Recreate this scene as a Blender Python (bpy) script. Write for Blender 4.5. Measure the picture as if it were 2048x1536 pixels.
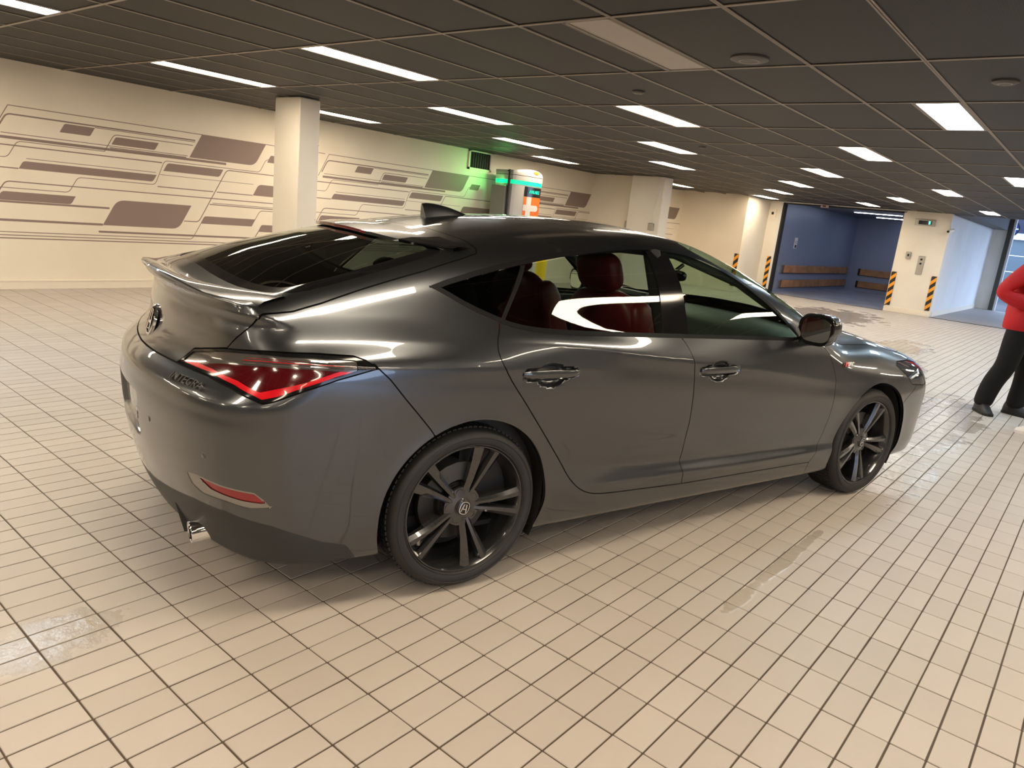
import bpy, bmesh, math, random
import numpy as np
from mathutils import Vector, Matrix
for _o in list(bpy.data.objects): bpy.data.objects.remove(_o)
SC = bpy.context.scene
COL = SC.collection
R_ = random.Random(7)
# ------------------------------------------------------------------ camera
CAM_H = 1.44499; F_PX = 1447.48; YAW, PITCH, ROLL = 0.6753961, -0.2332278, 0.1068379
_f = Vector((math.cos(YAW)*math.cos(PITCH), math.sin(YAW)*math.cos(PITCH), math.sin(PITCH)))
_r = Vector((math.sin(YAW), -math.cos(YAW), 0)); _u = _r.cross(_f)
_r2 = _r*math.cos(ROLL)+_u*math.sin(ROLL); _u2 = -_r*math.sin(ROLL)+_u*math.cos(ROLL)
_cd = bpy.data.cameras.new('camera'); cam = bpy.data.objects.new('camera', _cd); COL.objects.link(cam)
_m = Matrix.Identity(4)
for _i in range(3):
    _m[_i][0] = _r2[_i]; _m[_i][1] = _u2[_i]; _m[_i][2] = -_f[_i]
_m[0][3], _m[1][3], _m[2][3] = 0, 0, CAM_H
cam.matrix_world = _m
_cd.sensor_width = 36; _cd.lens = F_PX/2048*36; _cd.clip_start = .05; _cd.clip_end = 300
SC.camera = cam
# ------------------------------------------------------------------ world, exposure, light levels
SC.view_settings.view_transform = 'Standard'; SC.view_settings.look = 'None'
SC.view_settings.exposure = 0.7; SC.view_settings.gamma = 1.0; SC.view_settings.use_curve_mapping = False
W = bpy.data.worlds.new('world'); SC.world = W; W.use_nodes = True
_bg = W.node_tree.nodes['Background']; _bg.inputs[0].default_value = (.55, .71, 1.0, 1); _bg.inputs[1].default_value = 3.2
LAMP = 20.0                                   # ceiling panel emission
try:
    SC.cycles.use_denoising = True; SC.cycles.max_bounces = 10; SC.cycles.transparent_max_bounces = 16
    SC.cycles.sample_clamp_indirect = 8.0; SC.cycles.caustics_reflective = False; SC.cycles.caustics_refractive = False
except Exception: pass
H_CEIL = 2.449; Y_WALL = 9.57
# ------------------------------------------------------------------ materials
MATS = {}
def mat(name, col=(.5, .5, .5), rough=.5, metal=0., spec=.5, emit=None, estr=0., coat=0., coatr=.03, alpha=1., bump=None, var=None, build=None):
    if name in MATS: return MATS[name]
    m = bpy.data.materials.new(name); m.use_nodes = True; nt = m.node_tree; b = nt.nodes['Principled BSDF']
    b.inputs['Base Color'].default_value = (*col, 1); b.inputs['Roughness'].default_value = rough
    b.inputs['Metallic'].default_value = metal; b.inputs['Specular IOR Level'].default_value = spec
    b.inputs['Coat Weight'].default_value = coat; b.inputs['Coat Roughness'].default_value = coatr
    if emit: b.inputs['Emission Color'].default_value = (*emit, 1); b.inputs['Emission Strength'].default_value = estr
    m.diffuse_color = (*col, 1)
    N = nt.nodes; L = nt.links
    if var:   # (scale, amount) colour mottling
        tc = N.new('ShaderNodeTexCoord'); n = N.new('ShaderNodeTexNoise'); n.inputs['Scale'].default_value = var[0]; n.inputs['Detail'].default_value = 5
        mx = N.new('ShaderNodeMix'); mx.data_type = 'RGBA'; L.new(tc.outputs['Object'], n.inputs['Vector'])
        rp = N.new('ShaderNodeMapRange'); rp.inputs[1].default_value = .3; rp.inputs[2].default_value = .7; L.new(n.outputs['Fac'], rp.inputs[0]); L.new(rp.outputs[0], mx.inputs[0])
        mx.inputs[6].default_value = (*[c*(1-var[1]) for c in col], 1); mx.inputs[7].default_value = (*[min(1, c*(1+var[1])) for c in col], 1)
        L.new(mx.outputs[2], b.inputs['Base Color'])
    if bump:  # (scale, strength)
        tc = N.new('ShaderNodeTexCoord'); n = N.new('ShaderNodeTexNoise'); n.inputs['Scale'].default_value = bump[0]; n.inputs['Detail'].default_value = 4
        bp = N.new('ShaderNodeBump'); bp.inputs['Strength'].default_value = bump[1]; bp.inputs['Distance'].default_value = .01
        L.new(tc.outputs['Object'], n.inputs['Vector']); L.new(n.outputs['Fac'], bp.inputs['Height']); L.new(bp.outputs[0], b.inputs['Normal'])
    if build: build(nt, b)
    MATS[name] = m
    return m
def nd(nt, t, **kw):
    n = nt.nodes.new('ShaderNode'+t)
    for k, v in kw.items():
        if k.startswith('i'): n.inputs[int(k[1:])].default_value = v
        else: setattr(n, k, v)
    return n
# ------------------------------------------------------------------ mesh helpers
class MB:
    def __init__(s): s.v = []; s.f = []; s.mi = []; s.m = 0
    def add(s, vs, fs):
        o = len(s.v); s.v += [tuple(v) for v in vs]; s.f += [tuple(i+o for i in f) for f in fs]; s.mi += [s.m]*len(fs); return s
    def box(s, x0, x1, y0, y1, z0, z1, M=None):
        vs = [(x, y, z) for z in (z0, z1) for x, y in ((x0, y0), (x1, y0), (x1, y1), (x0, y1))]
        if M is not None: vs = [M @ Vector(v) for v in vs]
        return s.add(vs, [(0, 3, 2, 1), (4, 5, 6, 7), (0, 1, 5, 4), (1, 2, 6, 5), (2, 3, 7, 6), (3, 0, 4, 7)])
    def cham(s, x0, x1, y0, y1, z0, z1, c, M=None):
        # box with chamfered vertical and top edges
        def ring(i, z): 
            a, b, e, d = x0+i, x1-i, y0+i, y1-i; k = c
            return [(a+k, e, z), (b-k, e, z), (b, e+k, z), (b, d-k, z), (b-k, d, z), (a+k, d, z), (a, d-k, z), (a, e+k, z)]
        vs = ring(0, z0+c*0)+ring(0, z1-c)+ring(c*.7, z1)
        if M is not None: vs = [M @ Vector(v) for v in vs]
        fs = [tuple(range(7, -1, -1)), tuple(range(16, 24))]
        for r in (0, 8):
            for i in range(8): j = (i+1) % 8; fs.append((r+i, r+j, r+8+j, r+8+i))
        return s.add(vs, fs)
    def tube(s, pts, rad, n=8, caps=True, ref=None):
        pts = [Vector(p) for p in pts]; k = len(pts); rad = rad if isinstance(rad, (list, tuple)) else [rad]*k
        vs = []; up = None
        for i, p in enumerate(pts):
            t = (pts[min(i+1, k-1)]-pts[max(i-1, 0)]).normalized()
            if up is None:
                up = Vector(ref) if ref else (Vector((0, 0, 1)) if abs(t.z) < .9 else Vector((1, 0, 0)))
            a = t.cross(up)
            if a.length < 1e-6: a = t.cross(Vector((0, 1, 0)))
            a.normalize(); b = a.cross(t).normalized(); up = b
            for j in range(n):
                q = 2*math.pi*j/n; vs.append(p+(a*math.cos(q)+b*math.sin(q))*rad[i])
        fs = [(i*n+j, i*n+(j+1) % n, (i+1)*n+(j+1) % n, (i+1)*n+j) for i in range(k-1) for j in range(n)]
        if caps: fs += [tuple(range(n-1, -1, -1)), tuple(range((k-1)*n, k*n))]
        return s.add(vs, fs)
    def lathe(s, prof, n=48, M=None, close=False, ang=2*math.pi):
        # prof: (r, h); axis = local z
        vs = []; k = len(prof)
        for j in range(n):
            q = ang*j/n
            for r, h in prof: vs.append(Vector((r*math.cos(q), r*math.sin(q), h)))
        if M is not None: vs = [M @ v for v in vs]
        fs = []
        for j in range(n):
            j2 = (j+1) % n
            for i in range(k-1 if not close else k): i2 = (i+1) % k; fs.append((j*k+i, j2*k+i, j2*k+i2, j*k+i2))
        return s.add(vs, fs)
    def prism(s, poly, h0, h1, M=None):
        n = len(poly); vs = [Vector((x, y, h0)) for x, y in poly]+[Vector((x, y, h1)) for x, y in poly]
        if M is not None: vs = [M @ v for v in vs]
        return s.add(vs, [tuple(range(n-1, -1, -1)), tuple(range(n, 2*n))]+[(i, (i+1) % n, n+(i+1) % n, n+i) for i in range(n)])
    def grid(s, P):
        # P[i][j] points
        a, b = len(P), len(P[0]); return s.add([p for r in P for p in r], [(i*b+j, (i+1)*b+j, (i+1)*b+j+1, i*b+j+1) for i in range(a-1) for j in range(b-1)])
    def mesh(s, name, mats, smooth=None):
        me = bpy.data.meshes.new(name); me.from_pydata(s.v, [], s.f); me.validate()
        for m in (mats if isinstance(mats, (list, tuple)) else [mats]): me.materials.append(m)
        if max(s.mi or [0]) and len(me.polygons) == len(s.mi): me.polygons.foreach_set('material_index', s.mi)
        if smooth is not None:
            me.polygons.foreach_set('use_smooth', [True]*len(me.polygons))
            bm = bmesh.new(); bm.from_mesh(me); bmesh.ops.remove_doubles(bm, verts=bm.verts, dist=1e-5); bmesh.ops.recalc_face_normals(bm, faces=bm.faces)
            for e in bm.edges:
                e.smooth = len(e.link_faces) == 2 and e.calc_face_angle(9) < math.radians(smooth)
            bm.to_mesh(me); bm.free()
        return me
    def obj(s, name, mats, parent=None, smooth=None, loc=None, rot=None):
        return link(name, s.mesh(name, mats, smooth), parent, loc, rot)
def link(name, me, parent=None, loc=None, rot=None):
    o = bpy.data.objects.new(name, me); COL.objects.link(o)
    if parent is not None: o.parent = parent
    if loc is not None: o.location = loc
    if rot is not None: o.rotation_euler = rot
    return o
def tag(o, label=None, cat=None, group=None, kind=None):
    if label: o['label'] = label
    if cat: o['category'] = cat
    if group: o['group'] = group
    if kind: o['kind'] = kind
    return o
def thing(name, label, cat, loc=(0, 0, 0), rz=0, group=None):
    return tag(link(name, None, None, loc, (0, 0, rz)), label, cat, group)
def struct(o): o['kind'] = 'structure'; return o
def rrect(x0, x1, y0, y1, r, n=4):
    out = []
    for cx, cy, a in ((x1-r, y0+r, -90), (x1-r, y1-r, 0), (x0+r, y1-r, 90), (x0+r, y0+r, 180)):
        for i in range(n+1): q = math.radians(a+90*i/n); out.append((cx+r*math.cos(q), cy+r*math.sin(q)))
    return out
def text(name, body, size, m, parent=None, M=None, ext=.001, bold=.0, ax='CENTER', sx=1.0):
    cu = bpy.data.curves.new(name, 'FONT'); cu.body = body; cu.size = size; cu.extrude = ext; cu.offset = bold; cu.align_x = ax; cu.align_y = 'CENTER'; cu.resolution_u = 3
    o = bpy.data.objects.new(name, cu); COL.objects.link(o); bpy.context.view_layer.update()
    me = bpy.data.meshes.new_from_object(o.evaluated_get(bpy.context.evaluated_depsgraph_get())); bpy.data.objects.remove(o)
    me.transform(Matrix.Diagonal((sx, 1, 1, 1)))
    if M is not None: me.transform(M)
    me.materials.clear(); me.materials.append(m)
    return link(name, me, parent)
def frame(o, x, z):
    # matrix with local x along x, local z (normal) along z
    z = Vector(z).normalized(); x = Vector(x); x = (x-z*x.dot(z)).normalized(); y = z.cross(x)
    M = Matrix.Identity(4)
    for i in range(3): M[i][0] = x[i]; M[i][1] = y[i]; M[i][2] = z[i]; M[i][3] = o[i]
    return M
# ------------------------------------------------------------------ room materials
def _wall(nt, b):
    g = nd(nt, 'NewGeometry'); n = nd(nt, 'TexNoise'); n.inputs['Scale'].default_value = 1.3; n.inputs['Detail'].default_value = 6
    nt.links.new(g.outputs['Position'], n.inputs['Vector'])
    r = nd(nt, 'ValToRGB'); r.color_ramp.elements[0].position = .35; r.color_ramp.elements[1].position = .7
    c = b.inputs['Base Color'].default_value; r.color_ramp.elements[0].color = (c[0]*.93, c[1]*.92, c[2]*.9, 1); r.color_ramp.elements[1].color = c
    nt.links.new(n.outputs['Fac'], r.inputs[0]); nt.links.new(r.outputs[0], b.inputs['Base Color'])
    n2 = nd(nt, 'TexNoise'); n2.inputs['Scale'].default_value = 90; nt.links.new(g.outputs['Position'], n2.inputs['Vector'])
    bp = nd(nt, 'Bump'); bp.inputs['Strength'].default_value = .05; bp.inputs['Distance'].default_value = .01; nt.links.new(n2.outputs['Fac'], bp.inputs['Height']); nt.links.new(bp.outputs[0], b.inputs['Normal'])
M_wall = mat('cream_wall_paint', (.88, .80, .67), .62, build=_wall)
M_white = mat('white_wall_paint', (.80, .80, .80), .6, build=_wall)
M_base = mat('baseboard_paint', (.86, .78, .66), .45)
M_mural = mat('mural_taupe_print', (.27, .195, .17), .6)
M_col = mat('column_paint', (.84, .79, .70), .5, build=_wall)
M_dark = mat('black_matte', (.012, .011, .010), .7)
M_blackgloss = mat('black_gloss', (.008, .008, .009), .12)
M_steel = mat('brushed_steel', (.45, .43, .40), .35, .9)
M_chrome = mat('chrome', (.75, .75, .76), .08, 1.)
M_tbar = mat('ceiling_bar_paint', (.33, .28, .235), .5)
def _ceil(nt, b):
    g = nd(nt, 'NewGeometry'); v = nd(nt, 'TexVoronoi'); v.inputs['Scale'].default_value = 75; v.inputs['Randomness'].default_value = 0.0
    nt.links.new(g.outputs['Position'], v.inputs['Vector'])
    r = nd(nt, 'ValToRGB'); r.color_ramp.elements[0].position = .30; r.color_ramp.elements[1].position = .42
    r.color_ramp.elements[0].color = (.003, .0024, .002, 1); r.color_ramp.elements[1].color = (.013, .010, .0085, 1)
    nt.links.new(v.outputs['Distance'], r.inputs[0]); nt.links.new(r.outputs[0], b.inputs['Base Color'])
M_ceil = mat('perforated_brown_panel', (.045, .033, .025), .6, build=_ceil)
WET = [(5.3, .95, 1.2, .36), (7.4, 1.05, 2.1, .55), (9.8, 2.0, 2.0, .6), (16.2, 4.6, 2.8, 1.4), (12.2, 2.5, 2.0, .7), (.66, 2.30, .36, .20), (3.3, .90, .9, .05)]
TX, TY, X0, Y0 = .2032, .1016, 2.4870, 1.0324
def _floor(nt, b):
    L = nt.links; g = nd(nt, 'NewGeometry'); pos = g.outputs['Position']
    sx = nd(nt, 'SeparateXYZ'); L.new(pos, sx.inputs[0])
    def math_(op, a, b_=None, c=None):
        m = nd(nt, 'Math', operation=op)
        for i, v in enumerate((a, b_, c)):
            if v is None: continue
            if isinstance(v, (int, float)): m.inputs[i].default_value = v
            else: L.new(v, m.inputs[i])
        return m.outputs[0]
    cx = math_('FLOOR', math_('DIVIDE', math_('SUBTRACT', sx.outputs[0], X0), TX)); cy = math_('FLOOR', math_('DIVIDE', math_('SUBTRACT', sx.outputs[1], Y0), TY))
    cb = nd(nt, 'CombineXYZ'); L.new(cx, cb.inputs[0]); L.new(cy, cb.inputs[1])
    wn = nd(nt, 'TexWhiteNoise'); L.new(cb.outputs[0], wn.inputs['Vector'])
    n1 = nd(nt, 'TexNoise'); n1.inputs['Scale'].default_value = 1.1; n1.inputs['Detail'].default_value = 7; L.new(pos, n1.inputs['Vector'])
    r = nd(nt, 'ValToRGB'); e = r.color_ramp.elements; e[0].position = .0; e[1].position = 1.0
    e[0].color = (.46, .405, .36, 1); e[1].color = (.56, .50, .45, 1)
    L.new(math_('ADD', math_('MULTIPLY', wn.outputs['Value'], .45), math_('MULTIPLY', n1.outputs['Fac'], .6)), r.inputs[0])
    # wet areas: soft ellipses on the floor broken up by noise
    acc = None
    for (wx, wy, ra, rb) in WET:
        dx = math_('DIVIDE', math_('SUBTRACT', sx.outputs[0], wx), ra); dy = math_('DIVIDE', math_('SUBTRACT', sx.outputs[1], wy), rb)
        q = math_('SUBTRACT', 1.0, math_('SQRT', math_('ADD', math_('MULTIPLY', dx, dx), math_('MULTIPLY', dy, dy))))
        q = math_('MAXIMUM', q, 0.0); acc = q if acc is None else math_('MAXIMUM', acc, q)
    n2 = nd(nt, 'TexNoise'); n2.inputs['Scale'].default_value = 2.6; n2.inputs['Detail'].default_value = 9; n2.inputs['Roughness'].default_value = .62; L.new(pos, n2.inputs['Vector'])
    wet = math_('ADD', math_('MULTIPLY', acc, 1.6), math_('SUBTRACT', math_('MULTIPLY', n2.outputs['Fac'], 3.4), 2.05))
    gate = math_('MINIMUM', math_('MULTIPLY', acc, 6.0), 1.0)
    mr = nd(nt, 'MapRange'); mr.inputs[1].default_value = .0; mr.inputs[2].default_value = .35; L.new(wet, mr.inputs[0])
    wetm = math_('MULTIPLY', mr.outputs[0], gate)
    mx = nd(nt, 'Mix', data_type='RGBA', blend_type='MULTIPLY'); L.new(math_('MULTIPLY', wetm, .55), mx.inputs[0]); L.new(r.outputs[0], mx.inputs[6]); mx.inputs[7].default_value = (.80, .77, .72, 1)
    L.new(mx.outputs[2], b.inputs['Base Color'])
    n3 = nd(nt, 'TexNoise'); n3.inputs['Scale'].default_value = 14; n3.inputs['Detail'].default_value = 6; L.new(pos, n3.inputs['Vector'])
    dry = math_('ADD', .40, math_('MULTIPLY', n3.outputs['Fac'], .16))
    rm = nd(nt, 'Mix'); L.new(wetm, rm.inputs[0]); L.new(dry, rm.inputs[2]); rm.inputs[3].default_value = .06
    L.new(rm.outputs[0], b.inputs['Roughness'])
    n4 = nd(nt, 'TexNoise'); n4.inputs['Scale'].default_value = 30; n4.inputs['Detail'].default_value = 5; L.new(pos, n4.inputs['Vector'])
    n5 = nd(nt, 'TexNoise'); n5.inputs['Scale'].default_value = 260; L.new(pos, n5.inputs['Vector'])
    hgt = math_('ADD', math_('MULTIPLY', n4.outputs['Fac'], math_('ADD', .15, math_('MULTIPLY', wetm, 1.1))), math_('MULTIPLY', n5.outputs['Fac'], .12))
    bp = nd(nt, 'Bump'); bp.inputs['Strength'].default_value = .22; bp.inputs['Distance'].default_value = .012; L.new(hgt, bp.inputs['Height']); L.new(bp.outputs[0], b.inputs['Normal'])
M_tile = mat('beige_quarry_tile', (.5, .43, .36), .45, spec=.5, build=_floor)
M_grout = mat('dark_brown_grout', (.085, .062, .045), .7, spec=.3)
# ------------------------------------------------------------------ shell
def slab(name, x0, x1, y0, y1, z0, z1, m, parent=None):
    o = MB().box(x0, x1, y0, y1, z0, z1).obj(name, m, parent); return struct(o) if parent is None else o
floor = slab('floor', -7, 27, -6.3, 12, -.15, -.003, M_grout)
slab('ceiling', -7, 20.2, -6.3, 12, 2.50, 2.62, M_dark)
wl = slab('wall_left', -7, 18.6, Y_WALL, Y_WALL+.2, 0, 2.5, M_wall)
slab('baseboard_left', -7, 14.1, Y_WALL-.016, Y_WALL, 0, .088, M_base); slab('trim_1', -7, 14.1, Y_WALL-.022, Y_WALL, .088, .10, M_base)
slab('wall_alcove', 14.1, 18.5, 12, 12.2, 0, 2.5, M_wall)
slab('wall_corner', 14.1, 14.3, 8.34, Y_WALL, 0, 2.5, M_wall)
slab('wall_back', 18.5, 18.7, 7.74, 12, 0, 2.5, M_wall)
slab('wall_return', 18.7, 20.0, 7.74, 7.94, 0, 2.5, M_col)
slab('wall_lift_left', 20.0, 20.2, 7.38, 7.94, 0, 2.5, M_col)
slab('wall_lift_right', 20.0, 20.2, 3.36, 4.40, 0, 2.5, M_col)
slab('wall_lift_top', 20.0, 20.2, 4.40, 7.38, 2.43, 2.5, M_wall)
slab('wall_passage_left', 20.2, 27.0, 3.36, 3.56, 0, 2.46, M_white)
slab('baseboard_lift', 19.985, 20.0, 3.36, 4.40, 0, .13, M_base)
slab('baseboard_passage', 20.2, 27.0, 3.345, 3.36, 0, .13, M_base)
slab('baseboard_back', 18.485, 18.5, 7.74, 9.57, 0, .12, M_base)
slab('wall_passage_right', 20.0, 20.6, -1.3, -1.1, 0, 2.5, M_white); slab('wall_passage_right_end', 26.4, 27.0, -1.3, -1.1, 0, 2.5, M_white)
slab('wall_right_far', 20.0, 20.2, -6.3, -1.1, 0, 2.5, M_white)
slab('wall_passage_end', 27.0, 27.2, 2.97, 3.56, 0, 3.0, M_col)
slab('wall_passage_end_right', 27.0, 27.2, -1.3, -.9, 0, 2.5, M_wall)
slab('wall_rear', -7.2, -7, -6.3, 12, 0, 2.62, mat('dark_grey_wall'))
slab('wall_right', 12.0, 20.2, -6.5, -6.3, 0, 2.62, mat('dark_grey_wall', (.14, .13, .125), .6))
M_greyw = mat('dark_grey_wall', (.14, .13, .125), .6)
slab('wall_right_mid', 2.2, 12.0, -6.5, -6.3, 0, 2.62, M_greyw)
slab('wall_right_near', -5.4, -1.6, -6.5, -6.3, 0, 2.62, M_greyw)
slab('wall_right_head', -1.6, 2.2, -6.5, -6.3, 2.15, 2.62, M_white)
slab('wall_right_rear', -7.2, -5.4, -6.5, -6.3, 0, 2.62, M_greyw)
slab('ceiling_passage', 20.2, 27.2, -1.3, 3.56, 3.0, 3.1, mat('soffit_paint', (.10, .095, .09), .6)); slab('trim_3', 20.2, 27.0, 2.98, 3.56, 2.44, 3.0, mat('soffit_paint'))
slab('trim_2', 20.0, 20.2, -6.3, 3.36, 2.449, 3.1, mat('soffit_paint'))
# floor strip of smooth screed in the passage and the lift floor
slab('floor_passage', 20.05, 27.0, -1.1, 3.36, -.002, .004, mat('grey_screed', (.36, .33, .31), .5, var=(.6, .1)))
slab('floor_outside', -40, 60, -50, -6.5, -.15, -.01, mat('asphalt', (.10, .10, .11), .85, var=(3, .2)))
slab('floor_street', 27.0, 60, -6.5, 12, -.15, -.01, mat('asphalt'))
# ------------------------------------------------------------------ floor tiles
def tile_mesh(name, w=TX-.0055, d=TY-.0055):
    return MB().cham(-w/2, w/2, -d/2, d/2, -.006, 0.0, .0016).mesh(name, M_tile)
i0, i1, j0, j1 = -16, 87, -62, 84
cells = []
Vf = Vector((math.cos(YAW), math.sin(YAW)))
for i in range(i0, i1):
    for j in range(j0, j1):
        x = X0+(i+.5)*TX; y = Y0+(j+.5)*TY
        if x > 20.0 or y > Y_WALL-.02: continue
        v = Vector((x, y, -CAM_H)); zc = v.dot(_f)
        if zc > .3:
            u_ = 1024+F_PX*v.dot(_r2)/zc; w_ = 768-F_PX*v.dot(_u2)/zc
            vis = -30 < u_ < 2080 and -30 < w_ < 1566
        else: vis = False
        cells.append((vis, x, y, v.length))
near = sorted([c for c in cells if c[0] and not (1.3 < c[1] < 1.9 and 0 > 1)], key=lambda c: c[3])[:300]
nearset = {(round(c[1], 4), round(c[2], 4)) for c in near}
tm = tile_mesh('floor_tile')
for c in near:
    o = link('floor_tile', tm, floor, (c[1]+R_.uniform(-.0006, .0006), c[2]+R_.uniform(-.0005, .0005), R_.uniform(-.0006, .0004)), (R_.gauss(0, .0015), R_.gauss(0, .0012), R_.gauss(0, .002)))
def many_boxes(name, rects, z0, z1, c, m, parent, kind='stuff'):
    # rects: (cx, cy, w, d, dz)
    A = np.array(rects, float); n = len(A)
    base = np.array([(-.5, -.5), (.5, -.5), (.5, .5), (-.5, .5)])
    P = np.zeros((n, 12, 3))
    for k, (zz, ins) in enumerate(((z0, 0), (z1-c*.7, 0), (z1, c))):
        for q in range(4):
            P[:, k*4+q, 0] = A[:, 0]+base[q, 0]*(A[:, 2]-2*ins); P[:, k*4+q, 1] = A[:, 1]+base[q, 1]*(A[:, 3]-2*ins); P[:, k*4+q, 2] = zz+A[:, 4]
    fc = [(8, 9, 10, 11)]+[(r+q, r+(q+1) % 4, r+4+(q+1) % 4, r+4+q) for r in (0, 4) for q in range(4)]
    F = (np.array(fc)[None]+(np.arange(n)*12)[:, None, None]).reshape(-1, 4)
    me = bpy.data.meshes.new(name); me.from_pydata(P.reshape(-1, 3).tolist(), [], F.tolist()); me.materials.append(m)
    o = link(name, me, parent)
    if kind: o['kind'] = kind
    return o
rest = [(c[1], c[2], TX-.0055, TY-.0055, R_.uniform(-.0006, .0004)) for c in cells if (round(c[1], 4), round(c[2], 4)) not in nearset]
many_boxes('floor_tiles', rest, -.006, 0., .0016, M_tile, floor)
# the same tiles continue out of sight and into the lift
slab('floor_tile_field', -7, X0+i0*TX, -6.3, Y_WALL, -.003, -.0005, M_tile)
slab('floor_tile_field_right', X0+i0*TX, 20.0, -6.3, Y0+j0*TY, -.003, -.0005, M_tile)
slab('floor_tile_field_alcove', 14.3, 20.0, Y_WALL, 12, -.003, -.0005, M_tile)
# ------------------------------------------------------------------ ceiling grid, panels, lights
CX0, CY0, CW, CD = 3.3236, 1.0646, 1.2192, .6096
ks = range(-8, 14); ms = range(-12, 14)
LIGHTS = {}
for k in range(-6, 14, 2):
    for m in ((2, 6, 10, -2, -6) if (k//2) % 2 == 0 else (0, 4, 8, 12, -4, -8)):
        LIGHTS[(k, m)] = True
LIGHTS.pop((8, 10), None); LIGHTS[(-2, 8)] = True
cg = struct(link('ceiling_grid', None))
def inside(x, y):   # is ceiling position inside the hall
    if y > Y_WALL and not (14.3 < x < 18.5): return False
    if 18.5 < x and y > 7.74: return False
    return True
bz0, bz1 = H_CEIL, H_CEIL+.03
for m in ms:
    y = CY0+m*CD
    if y > Y_WALL: continue
    e = 20.0 if y < 7.74 else 18.5
    MB().box(-7, e, y-.012, y+.012, bz0, bz0+.004).box(-7, e, y-.002, y+.002, bz0, bz1).obj('ceiling_bar', M_tbar, cg)
for k in ks:
    x = CX0+k*CW
    if x > 20 or x < -7: continue
    ye = 12. if 14.3 < x < 18.5 else (Y_WALL if x < 18.5 else 7.74)
    MB().box(x-.012, x+.012, -6.3, ye, bz0-.0005, bz0+.0035).box(x-.002, x+.002, -6.3, ye, bz0, bz1).obj('ceiling_bar', M_tbar, cg)
panels = []
for k in range(-9, 14):
    for m in range(-13, 18):
        x = CX0+(k+.5)*CW; y = CY0+(m+.5)*CD
        x0 = max(x-CW/2, -7); x1 = min(x+CW/2, 20.0); y0 = max(y-CD/2, -6.3); y1 = min(y+CD/2, 12.)
        if x1 <= x0 or y1 <= y0: continue
        if not (14.3 < x < 18.5): y1 = min(y1, Y_WALL if x < 18.5 else 7.74)
        if y1 <= y0: continue
        if (k, m) in LIGHTS: y0 = y0+.318
        v = Vector((x, y, H_CEIL-CAM_H)); zc = v.dot(_f); vis = False
        if zc > .2:
            u_ = 1024+F_PX*v.dot(_r2)/zc; w_ = 768-F_PX*v.dot(_u2)/zc; vis = -300 < u_ < 2350 and -300 < w_ < 500
        panels.append((vis, v.length, (x0+x1)/2, (y0+y1)/2, x1-x0-.012, y1-y0-.012))
panels.sort(key=lambda p: (not p[0], p[1]))
pm = {}
for p in panels[:290]:
    key = (round(p[4], 3), round(p[5], 3))
    if key not in pm: pm[key] = MB().box(-p[4]/2, p[4]/2, -p[5]/2, p[5]/2, H_CEIL+.005, H_CEIL+.02).mesh('ceiling_panel', M_ceil)
    link('ceiling_panel', pm[key], cg, (p[2], p[3], R_.uniform(0, .0015)))
many_boxes('ceiling_panels', [(p[2], p[3], p[4], p[5], 0) for p in panels[290:]], H_CEIL+.006, H_CEIL+.02, .0, M_ceil, cg)
def light_label(k, m, cool):
    tone = {WARM: 'warm', NEUT: 'white', COOL: 'bluish'}[cool]
    x = CX0+(k+.5)*CW; y = CY0+m*CD+.16; v = Vector((x, y, H_CEIL-CAM_H)); zc = v.dot(_f)
    if zc < .3: return 'ceiling light panel behind the camera, outside the picture'
    u = 1024+F_PX*v.dot(_r2)/zc; w = 768-F_PX*v.dot(_u2)/zc
    if not (-60 < u < 2110 and -40 < w < 700): return 'ceiling light panel outside the picture'
    row = {0: 'above the car boot', 1: 'above the car roof', 2: 'beyond the car roof', 3: 'over the middle of the hall', 4: 'in the back half of the hall', 5: 'near the far end', 6: 'closest to the lift wall'}.get(k//2, 'above the left edge')
    row = 'at the top left corner' if k < 0 else row
    near = ('along the mural wall', 'second row from the mural wall', 'in the middle row', 'in a row right of the middle', 'in the rightmost row')[0 if m > 9 else 1 if m > 7 else 2 if m > 5 else 3 if m > 3 else 4]
    return '%s ceiling light %s, %s' % (tone, row, near)
WARM = (1., .84, .62); NEUT = (1., .95, .88); COOL = (.66, .87, 1.)
lm = {}
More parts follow.
